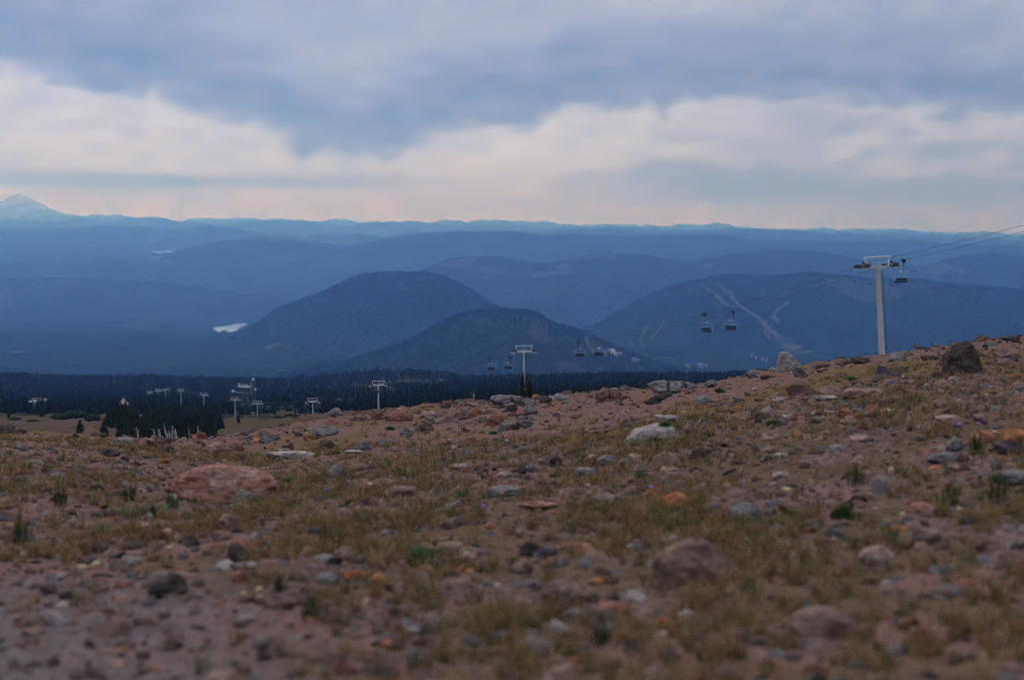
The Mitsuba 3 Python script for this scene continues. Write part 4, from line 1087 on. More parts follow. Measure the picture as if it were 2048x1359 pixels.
for k, (px, py, w, h, kind, look) in enumerate(PLANTS):
    x, y, z = on_ground(px, py)
    if 'on top of the big pale hump' in look:
        hx, hy = [(q[0], q[1]) for q in ROCKS if abs(q[0] / q[1] - float(pix(1300, 880)[0])) < 0.004][0]
        x, y = hx + 0.1, hy - 0.1
        z = float(pix(px, py)[1]) * y
    W, H = 1.15 * w * y / F / 2, 1.2 * h * y / F
    n, wd, broad, b = {'leaf': (190, 0.055, 0.85, 'mat_green_leaf'), 'broad': (34, 0.12, 0.9, 'mat_bright_leaf'), 'sedge': (60, 0.016, 0.3, 'mat_sedge')}[kind]
    m = plant_mesh(300 + k, n, H * (0.8 if kind == 'leaf' else 1.2), max(wd * W, 0.004 + 0.0002 * y), W * 0.85, broad)
    key = thing('sedge_tuft' if kind == 'sedge' else 'green_plant', look, 'plant', 'green plants in the grass')
    scene[key] = {**mikit.ply(m, b, smooth=True), 'to_world': T().translate([x, y, z])}

for nm, c in (('cream', (0.55, 0.48, 0.28)), ('white', (0.62, 0.58, 0.52)), ('pink', (0.50, 0.30, 0.25)), ('purple', (0.32, 0.20, 0.48)), ('orange', (0.55, 0.24, 0.08))):
    mat(f'mat_{nm}_petal', {'type': 'diffuse', 'reflectance': rgb(c)})
FLOWERS = [
    (488, 1186, 15, 'cream', 'round cream flower head, left one of three near the round maroon stone'),
    (519, 1177, 16, 'cream', 'round cream flower head, upper right one of three near the round maroon stone'),
    (520, 1192, 15, 'cream', 'round cream flower head, lower right one of three near the round maroon stone'),
    (162, 1133, 22, 'cream', 'cream flower cluster at left, left one of two below the blackish stone'),
    (192, 1126, 20, 'cream', 'cream flower cluster at left, right one of two below the blackish stone'),
    (290, 1049, 18, 'pink', 'pale pink flower cluster in the grass below the sprawling pale green plant'),
    (334, 1061, 20, 'pink', 'flat pale pink flower cluster right of the other pink one at left'),
    (339, 1094, 16, 'cream', 'small pale flower head in the left foreground grass'),
    (968, 1011, 13, 'purple', 'single pale purple flower below the wide grey stone'),
    (916, 1003, 11, 'purple', 'small mauve flower left of the single pale purple flower'),
    (995, 1168, 13, 'white', 'small white flower head above a red stem in the centre foreground'),
    (1175, 970, 14, 'pink', 'pink flower cluster above the light grey flat stone'),
    (1179, 984, 13, 'pink', 'lower pink flower cluster touching the light grey flat stone'),
    (1303, 973, 12, 'purple', 'small lilac flower above the left rust stone'),
    (1919, 848, 13, 'purple', 'purple flower in the dark grass above the blue grey boulder'),
    (1957, 846, 11, 'purple', 'dark purple flower right of the other purple one near the right edge'),
    (1990, 864, 14, 'pink', 'pink flower head standing before the orange boulders'),
    (1912, 933, 15, 'pink', 'pink flower cluster below the long grey flat stone at right'),
    (1782, 938, 13, 'cream', 'small cream flower left of the pink cluster at right'),
    (1573, 978, 18, 'cream', 'cream flower cluster below the pale stone at right'),
    (1806, 1027, 14, 'cream', 'cream flower head left of the dark red stone at right'),
    (1919, 1017, 14, 'cream', 'pale flower head right of the dark red stone at right'),
    (1997, 1267, 13, 'cream', 'small pale flower head in the lower right corner'),
    (1327, 1267, 15, 'cream', 'yellowish flower head below the largest foreground boulder'),
    (1214, 847, 11, 'purple', 'tiny mauve flower at the edge of the rubble, centre right'),
    (740, 967, 12, 'cream', 'tiny cream flower left of the flat topped brown pink boulder'),
    (1005, 985, 10, 'orange', 'tiny orange flower at the edge of the wide grey stone'),
]
stem_m = tubem((0, 0, 0), (0, 0, 1), 0.05, 0.035, 5)
for k, (px, py, w, colour, look) in enumerate(FLOWERS):
    x, y, z = on_ground(px, py + w * 1.3)
    y *= 0.985
    x = float(pix(px, py)[0]) * y
    z0 = float(ground(x, y))
    zt = float(pix(px, py)[1]) * y
    zt = max(zt, z0 + 0.05)
    r = w * y / F / 2
    rng = np.random.default_rng(700 + k)
    fl = []
    for q in range(14):
        d = rng.normal(size=3) * [1, 1, 0.45]
        b = trimesh.creation.icosphere(subdivisions=1, radius=0.42)
        b.vertices *= rng.uniform(0.6, 1.15, 3)
        b.apply_translation(d / max(np.linalg.norm(d), 1e-6) * rng.uniform(0.2, 0.75) * [1, 1, 0.7])
        fl.append(b)
    t = thing('wildflower', look, 'flower', 'small wildflowers in the grass')
    part(t, 'stem', {**mikit.ply(stem_m, 'mat_sedge', smooth=30), 'to_world': T().translate([x, y, z0 - 0.01]).scale([0.09, 0.09, zt - z0 + 0.01])})
    part(t, 'head', {**mikit.ply(cat(fl), f'mat_{colour}_petal'), 'to_world': T().translate([x, y, zt]).scale(r)})

# ------------------------------------------------------------------ trees
def conifer(seed, levels, per, radius, ragged=0.35, bare=0.06):
    """(trunk, crown) of a unit-high conifer: whorls of drooping, ragged sprays."""
    rng = np.random.default_rng(seed)
    trunk = tubem((0, 0, -0.06), (0, 0, 0.97), 0.020, 0.003, 6)
    V, Fc = [], []
    for k in range(levels):
        h = bare + (0.985 - bare) * (k + rng.uniform(-0.3, 0.3)) / levels
        env = radius * (1 - h) ** 0.75 * min(1.0, 0.55 + 4.0 * h)
        for j in range(per):
            an = 2 * np.pi * (j + rng.uniform(0, 1)) / per + k * 1.3
            L = max(env * rng.uniform(1 - ragged, 1.15), 0.012)
            d, s = np.array([math.cos(an), math.sin(an), 0]), np.array([-math.sin(an), math.cos(an), 0])
            droop = rng.uniform(0.15, 0.55)
            w = L * rng.uniform(0.30, 0.50) + 0.006
            base = np.array([0, 0, h])
            mid = base + d * L * 0.55 - np.array([0, 0, L * droop * 0.35])
            tip = base + d * L - np.array([0, 0, L * droop - 0.10 * L])
            i = len(V)
            V += [base + [0, 0, 0.012], mid - s * w - [0, 0, 0.018], mid + s * w - [0, 0, 0.018], tip, mid + [0, 0, 0.022]]
            Fc += [(i, i + 1, i + 4), (i, i + 4, i + 2), (i + 1, i + 3, i + 4), (i + 4, i + 3, i + 2)]
    return trunk, trimesh.Trimesh(np.array(V), np.array(Fc), process=False)


TREES = []
for k in range(6):
    tr, cr = conifer(60 + k, 24, 9, [0.20, 0.17, 0.23, 0.18, 0.26, 0.21][k])
    TREES.append((mikit.ply(tr, 'mat_bark', smooth=True), mikit.ply(cr, 'mat_needles')))


def plant_tree(x, y, h, look, group=None, name='conifer', rng=None, fat=1.0, lean=0.0, sink=0.0):
    rng = rng or np.random.default_rng(int(abs(x) * 13 + y))
    t = thing(name, look, 'tree', group)
    tr, cr = TREES[int(rng.integers(0, len(TREES)))]
    at = T().translate([x, y, float(ground(x, y)) - sink]).rotate([0, 1, 0], lean).rotate([0, 0, 1], rng.uniform(0, 360)).scale([h * fat, h * fat, h])
    part(t, 'trunk', {**tr, 'to_world': at})
    part(t, 'crown', {**cr, 'to_world': at})


def tree_by_top(px, py_top, y, look, group=None, fat=1.0, lean=0.0):
    """A tree at distance y whose top is seen at (px, py_top)."""
    a, t = pix(px, py_top)
    x = float(a) * y
    plant_tree(x, y, float(t) * y - float(ground(x, y)), look, group, fat=fat, lean=lean)


tree_by_top(160, 836, 285, 'lone dark bushy conifer, leftmost one in front of the brown meadow', fat=2.0)
tree_by_top(208, 833, 290, 'dark conifer standing alone between the leftmost one and the dense clump', fat=1.8)
tree_by_top(423, 838, 300, 'small dark conifer at the right end of the dense clump', fat=0.8)
tree_by_top(477, 822, 470, 'dark conifer under the tower below the radio tower', fat=1.3)
tree_by_top(519, 823, 640, 'lone pointed conifer beside a small white tower in the clearing', fat=1.2)
tree_by_top(599, 822, 560, 'small dark conifer left of the tower whose whole pole shows', fat=1.1)
tree_by_top(1048, 738, 152, 'tall ragged conifer in front of the middle white tower', fat=0.62, lean=-1)
tree_by_top(1063, 750, 150, 'slimmer ragged conifer right of the tall one at the middle tower', fat=0.55, lean=-2)
tree_by_top(1036, 768, 149, 'short bushy conifer left of the tall one at the middle tower', fat=1.2)
tree_by_top(1075, 778, 150, 'short conifer right of the two ragged ones at the middle tower', fat=1.2)
tree_by_top(966, 788, 170, 'low green conifer left of the cracked grey boulder', fat=1.2)
tree_by_top(947, 785, 172, 'slim green conifer second left of the cracked grey boulder', fat=0.8)
tree_by_top(925, 790, 174, 'low green conifer third left of the cracked grey boulder', fat=1.1)
tree_by_top(663, 783, 560, 'taller conifer standing at the forest edge right of the whole white tower', fat=1.0)
tree_by_top(700, 788, 560, 'conifer at the forest edge midway between two white towers', fat=1.0)
tree_by_top(226, 808, 440, 'dark conifer in front of the pink roofed cabin', fat=1.0)

rng = np.random.default_rng(31)
placed, tries = [], 0
while len(placed) < 150 and tries < 6000:
    tries += 1
    y = rng.uniform(290, 460)
    px = rng.uniform(232, 428) if y < 400 else rng.uniform(215, 445)
    x = float(pix(px, 840)[0]) * y
    if any((x - q[0]) ** 2 + (y - q[1]) ** 2 < 7.0 for q in placed):
        continue
    placed.append((x, y))
    h = rng.uniform(4.4, 8.2) * (0.8 + 0.25 * (y - 290) / 150)
    plant_tree(x, y, h, f'{"tall" if h > 6.6 else "short" if h < 5 else "middling"} conifer in the {"front" if y < 335 else "middle" if y < 395 else "back"} of the dense clump, {"left end" if px < 285 else "centre left" if px < 330 else "centre right" if px < 380 else "right end"}', 'conifers of the dense clump', rng=rng, fat=rng.uniform(1.1, 1.6), lean=rng.uniform(-2, 2))
placed2, tries = [], 0
while len(placed2) < 110 and tries < 8000:
    tries += 1
    y = rng.uniform(540, 680)
    a = rng.uniform(-0.37, 0.14)
    x = a * y
    px = 1024 + a * F
    if 425 < px < 650 or 232 < px < 262 or any((x - q[0]) ** 2 + (y - q[1]) ** 2 < 12 for q in placed2):
        continue
    placed2.append((x, y))
    h = rng.uniform(4.5, 8.5)
    plant_tree(x, y, h, f'{"tall" if h > 7 else "short" if h < 5.8 else "middling"} conifer at the near forest edge, {"behind the left meadow" if px < 230 else "behind the dense clump" if px < 430 else "between two white towers left of centre" if px < 760 else "behind the skyline left of the middle tower" if px < 1040 else "behind the skyline right of the middle tower"}', 'conifers along the near forest edge', rng=rng, fat=rng.uniform(0.8, 1.2))


def dead_tree(px, py_foot, y, tops, look):
    """Bleached leaning trunks from one root."""
    a, t = pix(px, py_foot)
    x, z = float(a) * y, float(t) * y
    z = float(ground(x, y)) - 0.3
    t_ = thing('dead_tree', look, 'dead tree', 'bleached dead trees')
    rng = np.random.default_rng(int(px))
    for k, (tx, ty) in enumerate(tops):
        a2, t2 = pix(tx, ty)
        top = np.array([float(a2) * y, y + rng.uniform(-1, 1), float(t2) * y])
        root = np.array([x + 0.2 * k, y, min(z, top[2] - 0.8)])
        mid = 0.5 * (root + top) + np.array([0.15 * rng.normal(), 0, 0.1])
        ms = [tubem(root, mid, 0.17, 0.12, 6), tubem(mid, top, 0.12, 0.03, 6)]
        for q in range(6):
            f = rng.uniform(0.35, 0.95)
            p = root + (top - root) * f
            ms.append(tubem(p, p + np.array([rng.normal() * 0.5, rng.normal() * 0.5, rng.uniform(0.1, 0.6)]), 0.035, 0.012, 4))
        part(t_, 'stem', mikit.ply(cat(ms), 'mat_dead_wood', smooth=40))


dead_tree(339, 882, 284, [(328, 846), (331, 856), (335, 862)], 'pale dead tree, tallest of the bleached ones at the foot of the clump')
dead_tree(346, 880, 286, [(339, 858), (343, 852), (349, 856)], 'fan of bleached dead stems right of the tallest dead tree')
dead_tree(312, 874, 287, [(307, 856)], 'single leaning bleached stem left of the tallest dead tree')
dead_tree(321, 868, 287, [(316, 857), (320, 857)], 'short pair of bleached stems left of the tallest dead tree')
dead_tree(358, 873, 286, [(350, 858)], 'leaning bleached stem right of the fan of dead stems')
dead_tree(402, 866, 290, [(396, 850)], 'curved bleached stem near the right end of the clump')
dead_tree(383, 864, 290, [(379, 852)], 'thin bleached stem left of the curved one')
dead_tree(278, 870, 290, [(272, 852), (276, 858)], 'greyish dead stems near the left end of the clump')
dead_tree(951, 800, 168, [(948, 784)], 'small bleached stem left of the cracked grey boulder')

# the far forest: nobody could count it
def far_forest():
    rng = np.random.default_rng(8)
    n = 30000
    y = (620 ** 1.25 + rng.uniform(0, 1, n) * (2900 ** 1.25 - 620 ** 1.25)) ** (1 / 1.25)
    a = rng.uniform(-0.46, 0.46, n)
    x = a * y
    px = 1024 + a * F
    clear = (px > 430) & (px < 640) & (y < 860 + 40 * np.sin(px * 0.05))
    glade = meshkit.fbm(np.stack([x * 0.006, y * 0.0035, x * 0], -1), 3, 15) > 0.70
    clear = clear | ((px > 234) & (px < 260) & (y < 905))
    k = ~(clear & (rng.uniform(0, 1, n) < 0.985)) & ~glade
    x, y = x[k], y[k]
    n = len(x)
    h = rng.uniform(6.5, 12, n) * np.interp(y, [600, 1200, 2600], [0.72, 1.0, 1.25])
    z = ground(x, y) - 0.4
    tiers, sides = 4, 6
    r = h * rng.uniform(0.15, 0.23, n)
    ang0 = rng.uniform(0, 2 * np.pi, n)
    V, Fc, at0 = [], [], 0
    per = tiers * (sides + 1)
    v = np.zeros((n, per, 3))
    for q in range(tiers):
        lo, hi = q / tiers * 0.86, min(1.0, q / tiers * 0.86 + 0.46)
        rad = r * (1 - q / tiers * 0.80)
        for s in range(sides):
            an = ang0 + 2 * np.pi * s / sides + q * 0.5
            rr = rad * rng.uniform(0.6, 1.2, n)
            v[:, q * (sides + 1) + s] = np.stack([x + np.cos(an) * rr, y + np.sin(an) * rr, z + h * (lo + rng.uniform(-0.05, 0.05, n))], -1)
        v[:, q * (sides + 1) + sides] = np.stack([x, y, z + h * hi], -1)
    f = np.array([(q * (sides + 1) + s, q * (sides + 1) + (s + 1) % sides, q * (sides + 1) + sides) for q in range(tiers) for s in range(sides)])
    return v.reshape(-1, 3), (f[None] + (np.arange(n) * per)[:, None, None]).reshape(-1, 3)


struct('forest', mikit.ply(far_forest(), 'mat_far_needles'), 'stuff', 'dark conifer forest covering the bench below the slope')


def ridge_trees():
    """Treetops that roughen the crests and near faces of the closest hills."""
    rng = np.random.default_rng(9)
    X, Y, Z = [], [], []
    for h, n in ((HILLS[0], 4200), (HILLS[1], 3000), (HILLS[3], 4200), (HILLS[10], 1500)):
        a = rng.uniform(h.a[0], h.a[-1], n)
        y = h.crest_y(a) - h.front * np.abs(rng.normal(0, 0.10, n))
        X.append(a * y)
        Y.append(y)
        Z.append(h.height(a * y, y))
    x, y, z = np.concatenate(X), np.concatenate(Y), np.concatenate(Z)
    n = len(x)
    h = rng.uniform(12, 24, n)
    r = h * rng.uniform(0.14, 0.22, n)
    v = np.zeros((n, 6, 3))
    for s in range(5):
        an = 2 * np.pi * s / 5
        v[:, s] = np.stack([x + np.cos(an) * r, y + np.sin(an) * r, z - 2], -1)
    v[:, 5] = np.stack([x, y, z + h], -1)
    f = np.array([(s, (s + 1) % 5, 5) for s in range(5)])
    return v.reshape(-1, 3), (f[None] + (np.arange(n) * 6)[:, None, None]).reshape(-1, 3)


struct('hill_forest', mikit.ply(ridge_trees(), 'mat_far_needles'), 'stuff', 'treetops along the crests of the nearer hills')

# low dark shrubs in the clearing and meadow
shrub_m = []
for k in range(3):
    q = trimesh.creation.icosphere(subdivisions=3)
    v = np.array(q.vertices)
    v *= (0.75 + 0.7 * (meshkit.fbm(v * 3.1 + k * 9, 3, k) - 0.2))[:, None]
    shrub_m.append(mikit.ply(trimesh.Trimesh(v, q.faces, process=False), 'mat_needles'))
rng = np.random.default_rng(44)
for k, (px, y, w, h) in enumerate([(545, 700, 6, 1.6), (580, 720, 7, 1.8), (560, 640, 4, 1.2), (500, 690, 5, 1.4), (610, 690, 4, 1.3), (65, 470, 5, 1.2), (120, 520, 7, 1.5), (30, 520, 5, 1.3), (185, 500, 6, 1.4), (590, 600, 3, 1.0), (690, 330, 2.2, 0.9), (555, 780, 8, 2), (480, 740, 6, 1.6), (150, 545, 8, 1.6)]):
    x = float(pix(px, 840)[0]) * y
    key = thing('shrub', f'{"wide" if w > 5.5 else "small"} low dark shrub on the {"brown meadow at the left edge" if px < 240 else "brown clearing, " + ("left" if px < 530 else "middle" if px < 575 else "right") + " part"}', 'shrub', 'low shrubs in the clearing and meadow')
    scene[key] = {**shrub_m[k % 3], 'to_world': T().translate([x, y, float(ground(x, y)) + h * 0.3]).rotate([0, 0, 1], rng.uniform(0, 360)).scale([w / 2, w / 2, h])}

# ------------------------------------------------------------------ buildings and masts among the trees
def spot(px, py, y):
    a, t = pix(px, py)
    return np.array([float(a) * y, y, float(t) * y])


def prism(w, d, h0, h1):
    v = np.array([(-w, -d, h0), (w, -d, h0), (w, d, h0), (-w, d, h0), (0, -d, h1), (0, d, h1)], float)
    return trimesh.Trimesh(v, [(0, 1, 4), (2, 3, 5), (1, 2, 5), (1, 5, 4), (3, 0, 4), (3, 4, 5), (0, 3, 2), (0, 2, 1)], process=False)


p = spot(247, 808, 900)
at = T().translate(p.tolist())
cab = thing('cabin', 'small cabin with steep pinkish roof and grey wall among the conifers at left', 'cabin')
n6 = [(2.9 * math.cos(q * math.pi / 3 + 0.3), 2.9 * math.sin(q * math.pi / 3 + 0.3)) for q in range(6)]
wall = trimesh.creation.extrude_polygon(__import__('shapely').Polygon(n6), 7.0)
wall.apply_translation([0, 0, -6.2])
part(cab, 'wall', {**mikit.ply(wall, 'mat_grey_wall'), 'to_world': at})
rv = [(x * 1.22, y * 1.22, 0.2) for x, y in n6] + [(0, 0, 3.9), (0, 0, 0.2)]
rf = [(q, (q + 1) % 6, 6) for q in range(6)] + [((q + 1) % 6, q, 7) for q in range(6)]
roof = part(cab, 'roof', {**mikit.ply(trimesh.Trimesh(rv, rf, process=False), 'mat_roof_shakes'), 'to_world': at})
scene[roof + '__chimney'] = {**mikit.ply(cat([boxm((0, 0, 4.0), (0.7, 0.7, 1.5)), boxm((0, 0, 4.8), (0.9, 0.9, 0.15))]), 'mat_grey_wall'), 'to_world': at}


def lattice(p, w, h, bays, r):
    ms, c = [], [(-w, -w), (w, -w), (w, w), (-w, w)]
    for x, y in c:
        ms.append(tubem((x, y, 0), (x, y, h), r, sides=5))
    for q in range(bays + 1):
        z = h * q / bays
        for k in range(4):
            a, b = c[k], c[(k + 1) % 4]
            ms.append(tubem((*a, z), (*b, z), r * 0.7, sides=4))
            if q < bays:
                ms.append(tubem((*a, z), (*b, z + h / bays), r * 0.6, sides=4))
    return cat(ms)


d0 = 1000.0
p = spot(490, 800, d0)
gz = float(ground(p[0], p[1])) - 1
top = float(pix(490, 770)[1]) * d0
tw = thing('radio_tower', 'lattice radio tower with white antenna panels on top and a round dish, among distant conifers', 'radio tower')
at = T().translate([p[0], p[1], gz])
H = top - gz
part(tw, 'lattice', {**mikit.ply(lattice(None, 2.3, H, 9, 0.09), 'mat_dull_steel'), 'to_world': at})
for k, (dx, w, h, zz) in enumerate([(-5.2, 0.8, 2.9, 0.4), (-3.3, 0.6, 2.3, 0.2), (-1.5, 0.6, 2.0, -0.1), (-0.2, 0.7, 2.3, -0.1), (1.2, 0.6, 1.6, 0.0)]):
    part(tw, 'antenna_panel', {**mikit.ply(boxm((dx + 1.2, -2.5, H + zz), (w, 0.5, h)), 'mat_white_paint'), 'to_world': at})
part(tw, 'platform', {**mikit.ply(cat([boxm((-0.5, 0, H - 1.2), (8, 5, 0.2)), boxm((-0.5, -2.6, H - 0.4), (11, 0.12, 0.12))]), 'mat_galvanised'), 'to_world': at})
part(tw, 'whip_antenna', {**mikit.ply(cat([tubem((4.4, 0, H - 6), (4.4, 0, H + 3.6), 0.16, 0.10, 6), tubem((3.9, 0, H - 1), (3.9, 0, H + 2.2), 0.14, sides=6)]), 'mat_galvanised', smooth=30), 'to_world': at})


def dish_mesh(r, depth=0.35):
    prof = [(0.001, 0.0)] + [(r * q / 6, depth * r * (q / 6) ** 2) for q in range(1, 7)] + [(r, depth * r + 0.5 * r), (0.001, depth * r + 0.72 * r)]
    m = trimesh.creation.revolve(prof, sections=20)
    return m


ds = dish_mesh(0.95)
ds.apply_transform(trimesh.transformations.rotation_matrix(math.radians(75), [1, 0.2, 0]))
zd = float(pix(467, 781)[1]) * d0 - gz
part(tw, 'dish', {**mikit.ply(ds, 'mat_white_paint', smooth=40), 'to_world': at @ T().translate([(467 - 490) * d0 / F, -2.2, zd])})
part(tw, 'dish_arm', {**mikit.ply(cat([tubem(((467 - 490) * d0 / F, -1.6, zd - 0.2), (2.3, -2.3, zd - 1.2), 0.15, sides=5), tubem(((467 - 490) * d0 / F, -1.6, zd - 0.2), (-2.3, -2.3, zd - 1.6), 0.12, sides=5)]), 'mat_galvanised'), 'to_world': at})

d1 = 1030.0
p = spot(507, 800, d1)
gz = float(ground(p[0], p[1])) - 1
ms = thing('radio_mast', 'slim lattice mast with two white drums, right of the radio tower', 'radio mast')
at = T().translate([p[0], p[1], gz])
H = float(pix(507, 762)[1]) * d1 - gz
part(ms, 'lattice', {**mikit.ply(lattice(None, 1.1, H, 12, 0.07), 'mat_dull_steel'), 'to_world': at})
part(ms, 'whip_antenna', {**mikit.ply(cat([tubem((0.5, 0, H), (0.5, 0, H + 6.5), 0.07, 0.04, 5), tubem((-0.6, 0, H), (-0.6, 0, H + 5), 0.06, 0.04, 5)]), 'mat_galvanised'), 'to_world': at})
for dx, row, r in ((0.1, 758, 0.95), (1.5, 778, 0.85)):
    dm = dish_mesh(r, 0.5)
    dm.apply_transform(trimesh.transformations.rotation_matrix(math.radians(78), [1, 0.15, 0]))
    part(ms, 'drum', {**mikit.ply(dm, 'mat_white_paint', smooth=40), 'to_world': at @ T().translate([dx, -1.2, float(pix(507, row)[1]) * d1 - gz])})

# the other lift's terminal at the left edge
d2 = 760.0
p = spot(68, 803, d2)
gz = float(ground(p[0], p[1])) - 0.5
at = T().translate([p[0], p[1], gz])
H = p[2] - gz
tm = thing('lift_terminal', 'half hidden lift terminal with white curved cover and long frame at the left forest edge', 'lift terminal')
part(tm, 'post', {**mikit.ply(cat([tubem((0.2, 0, 0), (0.2, 0, H), 0.55, 0.5, 12), tubem((5.2, 0, 0), (5.2, 0, H + 0.8), 0.25, sides=10)]), 'mat_grey_wall', smooth=30), 'to_world': at})
cv = boulder_mesh(5, 3, 'round')
cv.apply_scale([0.85, 1.2, 1.0])
part(tm, 'cover', {**mikit.ply(cv, 'mat_white_paint', smooth=50), 'to_world': at @ T().translate([0.4, 0, H + 0.2])})
part(tm, 'wheel_guard', {**mikit.ply(cat([tubem((-2.6, -0.4, H + 0.25), (-1.0, -0.4, H + 0.1), 0.45, 0.3, 10), tubem((-1.2, -0.4, H + 0.1), (0.3, 0, H), 0.12, sides=6)]), 'mat_white_paint', smooth=30), 'to_world': at})
part(tm, 'frame', {**mikit.ply(cat([boxm((2.6, 0, H + 1.0), (8.4, 0.3, 0.3)), boxm((2.6, 0, H + 1.9), (7.6, 0.2, 0.2)), boxm((6.4, 0, H + 1.3), (0.9, 0.6, 1.2))] + [boxm((x, 0, H + 1.45), (0.15, 0.15, 0.9)) for x in (-1, 1.4, 3.8)]), 'mat_galvanised'), 'to_world': at})

# ------------------------------------------------------------------ lakes, clearings, ski runs and the village
def lake(px0, px1, py_far, py_near, outline, look_name='lake'):
    pts = []
    for px, py in outline:
        a, t = pix(px, py)
        pts.append((float(a), float(t)))
    zz = None
    ys = []
    z = [q[4] for q in LAKES if abs(q[0] / q[1] - float(pix(0.5 * (px0 + px1), py_far)[0])) < 0.01][0]
    ring = [(a * z / t, z / t) for a, t in pts]
    poly = __import__('shapely').Polygon(ring).buffer(0)
    v, f = trimesh.creation.triangulate_polygon(poly, engine='earcut')
    m = trimesh.Trimesh(np.column_stack([v, np.full(len(v), z)]), f, process=False)
    if m.face_normals[:, 2].mean() < 0:
        m.invert()
    return struct(look_name, mikit.ply(m, 'mat_sky_toned_water')), ring, z


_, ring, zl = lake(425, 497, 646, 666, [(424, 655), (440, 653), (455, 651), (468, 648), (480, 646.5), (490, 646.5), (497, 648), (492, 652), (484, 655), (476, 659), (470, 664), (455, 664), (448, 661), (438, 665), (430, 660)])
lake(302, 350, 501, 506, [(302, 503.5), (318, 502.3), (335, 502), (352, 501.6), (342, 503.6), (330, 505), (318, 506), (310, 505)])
rng = np.random.default_rng(4)
tv, tf = [], []
for k in range(240):
    # shore trees along the near side of the lake
    px = rng.uniform(424, 500)
    near = np.interp(px, [424, 432, 438, 448, 455, 470, 476, 484, 492, 500], [657, 664, 667, 662, 666, 666, 660, 656, 653, 649])
    a, t = pix(px, near + abs(rng.normal(0, 2.2)) + 0.5)
    y = zl / float(t)
    x = float(a) * y
    h, r = rng.uniform(14, 26), rng.uniform(2.6, 4.4)
    i = len(tv)
    tv += [(x + r * math.cos(q * 1.2566), y + r * math.sin(q * 1.2566), zl - 8) for q in range(5)] + [(x, y, zl + h)]
    tf += [(i + q, i + (q + 1) % 5, i + 5) for q in range(5)]
struct('shore_forest', mikit.ply((np.array(tv), np.array(tf)), 'mat_far_needles'), 'stuff', 'trees along the near shore of the lake')


def clearing(px, py, w_px, d_m, name='clearing', mtl='mat_meadow', seed=0):
    """An open patch on the valley or hill surface, as a sheet over the ground."""
    x, y, z = on_far(px, py)
    w = w_px * y / F / 2
    rng = np.random.default_rng(seed)
    th = np.linspace(0, 2 * np.pi, 33)[:-1]
    rim = 0.75 + 0.5 * meshkit.noise(np.stack([np.cos(th) * 1.7 + seed, np.sin(th) * 1.7, th * 0], -1), seed)
    V, Fc = [], []
    rings = 5
    for q in range(rings + 1):
        f = q / rings
        for c in range(32):
            xx, yy = x + w * f * rim[c] * math.cos(th[c]), y + d_m * f * rim[c] * math.sin(th[c])
            V.append((xx, yy, float(far_height(xx, yy)) + 5))
    for q in range(rings):
        for c in range(32):
            i, j = q * 32 + c, q * 32 + (c + 1) % 32
            Fc += [(i, j, j + 32), (i, j + 32, i + 32)]
    struct(name, mikit.ply((np.array(V), np.array(Fc)), mtl, smooth=True))


for k, (px, py, w, d) in enumerate([(1182, 690, 26, 130), (1204, 700, 34, 90), (1240, 697, 22, 40), (1290, 714, 60, 70), (1335, 718, 44, 60), (1385, 728, 40, 45), (1175, 683, 16, 80), (545, 693, 34, 60), (40, 706, 60, 90)]):
    clearing(px, py, w, d, seed=k)


def run(points, name='ski_run', mtl='mat_bare_run', seed=0):
    """A strip down the hillside through the points (column, row, width in pixels)."""
    P = []
    for (p0, p1) in zip(points[:-1], points[1:]):
        for f in np.linspace(0, 1, 9)[:-1]:
            P.append([p0[k] + (p1[k] - p0[k]) * f for k in range(3)])
    P.append(list(points[-1]))
    rng = np.random.default_rng(seed)
    V, Fc = [], []
    for k, (px, py, w) in enumerate(P):
        x, y, z = on_far(px, py, 6000, 11000)
        hw = 1.3 * w * y / F / 2 * rng.uniform(0.35, 1.15)
        off = rng.normal(0, 0.35) * hw
        for s in (-1, -0.33, 0.33, 1):
            xx = x + off + s * hw
            V.append((xx, y, float(far_height(xx, y)) + 4))
    for k in range(len(P) - 1):
        for s in range(3):
            i = k * 4 + s
            Fc += [(i, i + 4, i + 5), (i, i + 5, i + 1)]
    struct(name, mikit.ply((np.array(V), np.array(Fc)), mtl, smooth=True))


run([(1457, 580, 5), (1463, 592, 7), (1470, 603, 9), (1480, 612, 9), (1500, 626, 9), (1514, 634, 15), (1524, 643, 14), (1532, 653, 16), (1540, 662, 12), (1556, 672, 16), (1568, 682, 26), (1578, 692, 34), (1592, 701, 40), (1604, 709, 36)], seed=1)
run([(1410, 574, 4), (1420, 582, 7), (1432, 590, 8), (1440, 600, 9), (1452, 609, 18), (1468, 616, 16)], mtl='mat_meadow', seed=2)
run([(1434, 568, 5), (1446, 578, 6), (1456, 590, 10)], mtl='mat_meadow', seed=3)
run([(1577, 604, 5), (1565, 612, 7), (1552, 624, 8), (1548, 636, 10), (1556, 648, 6)], mtl='mat_meadow', seed=4)
run([(1528, 660, 8), (1536, 672, 7), (1541, 682, 6)], mtl='mat_meadow', seed=5)
run([(1298, 648, 3), (1290, 660, 5), (1284, 676, 6), (1280, 690, 8)], seed=6)
run([(1330, 640, 3), (1318, 660, 4), (1300, 680, 4), (1280, 696, 8)], seed=7)
run([(1260, 684, 6), (1264, 690, 6)], seed=8)

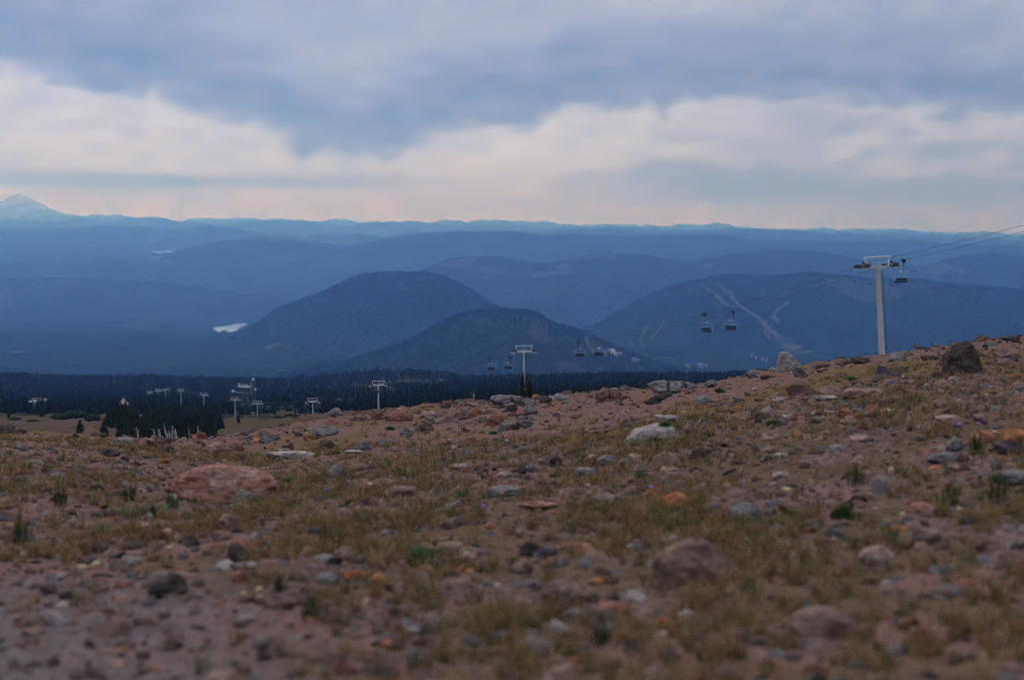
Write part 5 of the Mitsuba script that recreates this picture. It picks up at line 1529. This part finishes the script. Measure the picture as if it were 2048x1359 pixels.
VILLAGE = [  # column, row, width m, depth m, wall height, roof, look
    (1225, 708, 20, 12, 9, 'mat_white_wall', 'bright white building, biggest of the village in the valley'),
    (1217, 706, 10, 9, 6, 'mat_tan_roof', 'small tan roofed house left of the bright white building'),
    (1211, 710, 9, 9, 6, 'mat_purple_roof', 'small grey roofed house, leftmost of the village'),
    (1233, 714, 14, 9, 6, 'mat_white_wall', 'low white house right of the bright white building'),
    (1241, 713, 12, 9, 6, 'mat_tan_roof', 'tan roofed house in the village, right of the low white one'),
    (1230, 710, 9, 8, 6, 'mat_tan_roof', 'narrow tan roofed house between the white buildings'),
    (1268, 724, 26, 10, 6, 'mat_purple_roof', 'long grey roofed building below the village'),
    (1277, 726, 14, 9, 5, 'mat_purple_roof', 'short grey roofed building at the right end of the long one'),
    (1376, 735, 26, 9, 5, 'mat_red_roof', 'long red roofed building in the valley, left one of three'),
    (1401, 735, 30, 14, 8, 'mat_purple_roof', 'wide purple roofed building in the valley between two red roofs'),
    (1412, 735, 14, 8, 6, 'mat_red_roof', 'short red roofed building right of the wide purple roof'),
    (1503, 715, 14, 9, 6, 'mat_tan_roof', 'pinkish roofed house, leftmost of four near the wedge shaped boulder'),
    (1512, 719, 9, 8, 6, 'mat_tan_roof', 'pinkish roofed house, second of four near the wedge shaped boulder'),
    (1525, 723, 14, 9, 7, 'mat_tan_roof', 'pinkish roofed house, third of four near the wedge shaped boulder'),
    (1533, 724, 9, 8, 7, 'mat_tan_roof', 'pinkish roofed house, rightmost of four near the wedge shaped boulder'),
]
for k, (px, py, w, d, h, rm, look) in enumerate(VILLAGE):
    x, y, z = on_far(px, py)
    w, d, h = w * 0.75, d * 0.75, h * 0.8
    at = T().translate([x, y, z + 10]).rotate([0, 0, 1], (k * 37) % 25 - 12)
    t = thing('village_house', look, 'house', 'houses of the valley village')
    wb = boxm((0, 0, h / 2 - 6), (w, d, h + 12))
    part(t, 'wall', {**mikit.ply(wb, 'mat_white_wall' if k == 0 else 'mat_grey_wall'), 'to_world': at})
    pr = prism(d / 2 + 0.8, w / 2 + 0.8, 0, d * 0.42)
    pr.apply_transform(trimesh.transformations.rotation_matrix(math.pi / 2, [0, 0, 1]))
    part(t, 'roof', {**mikit.ply(pr, rm), 'to_world': at @ T().translate([0, 0, h + 0.05])})
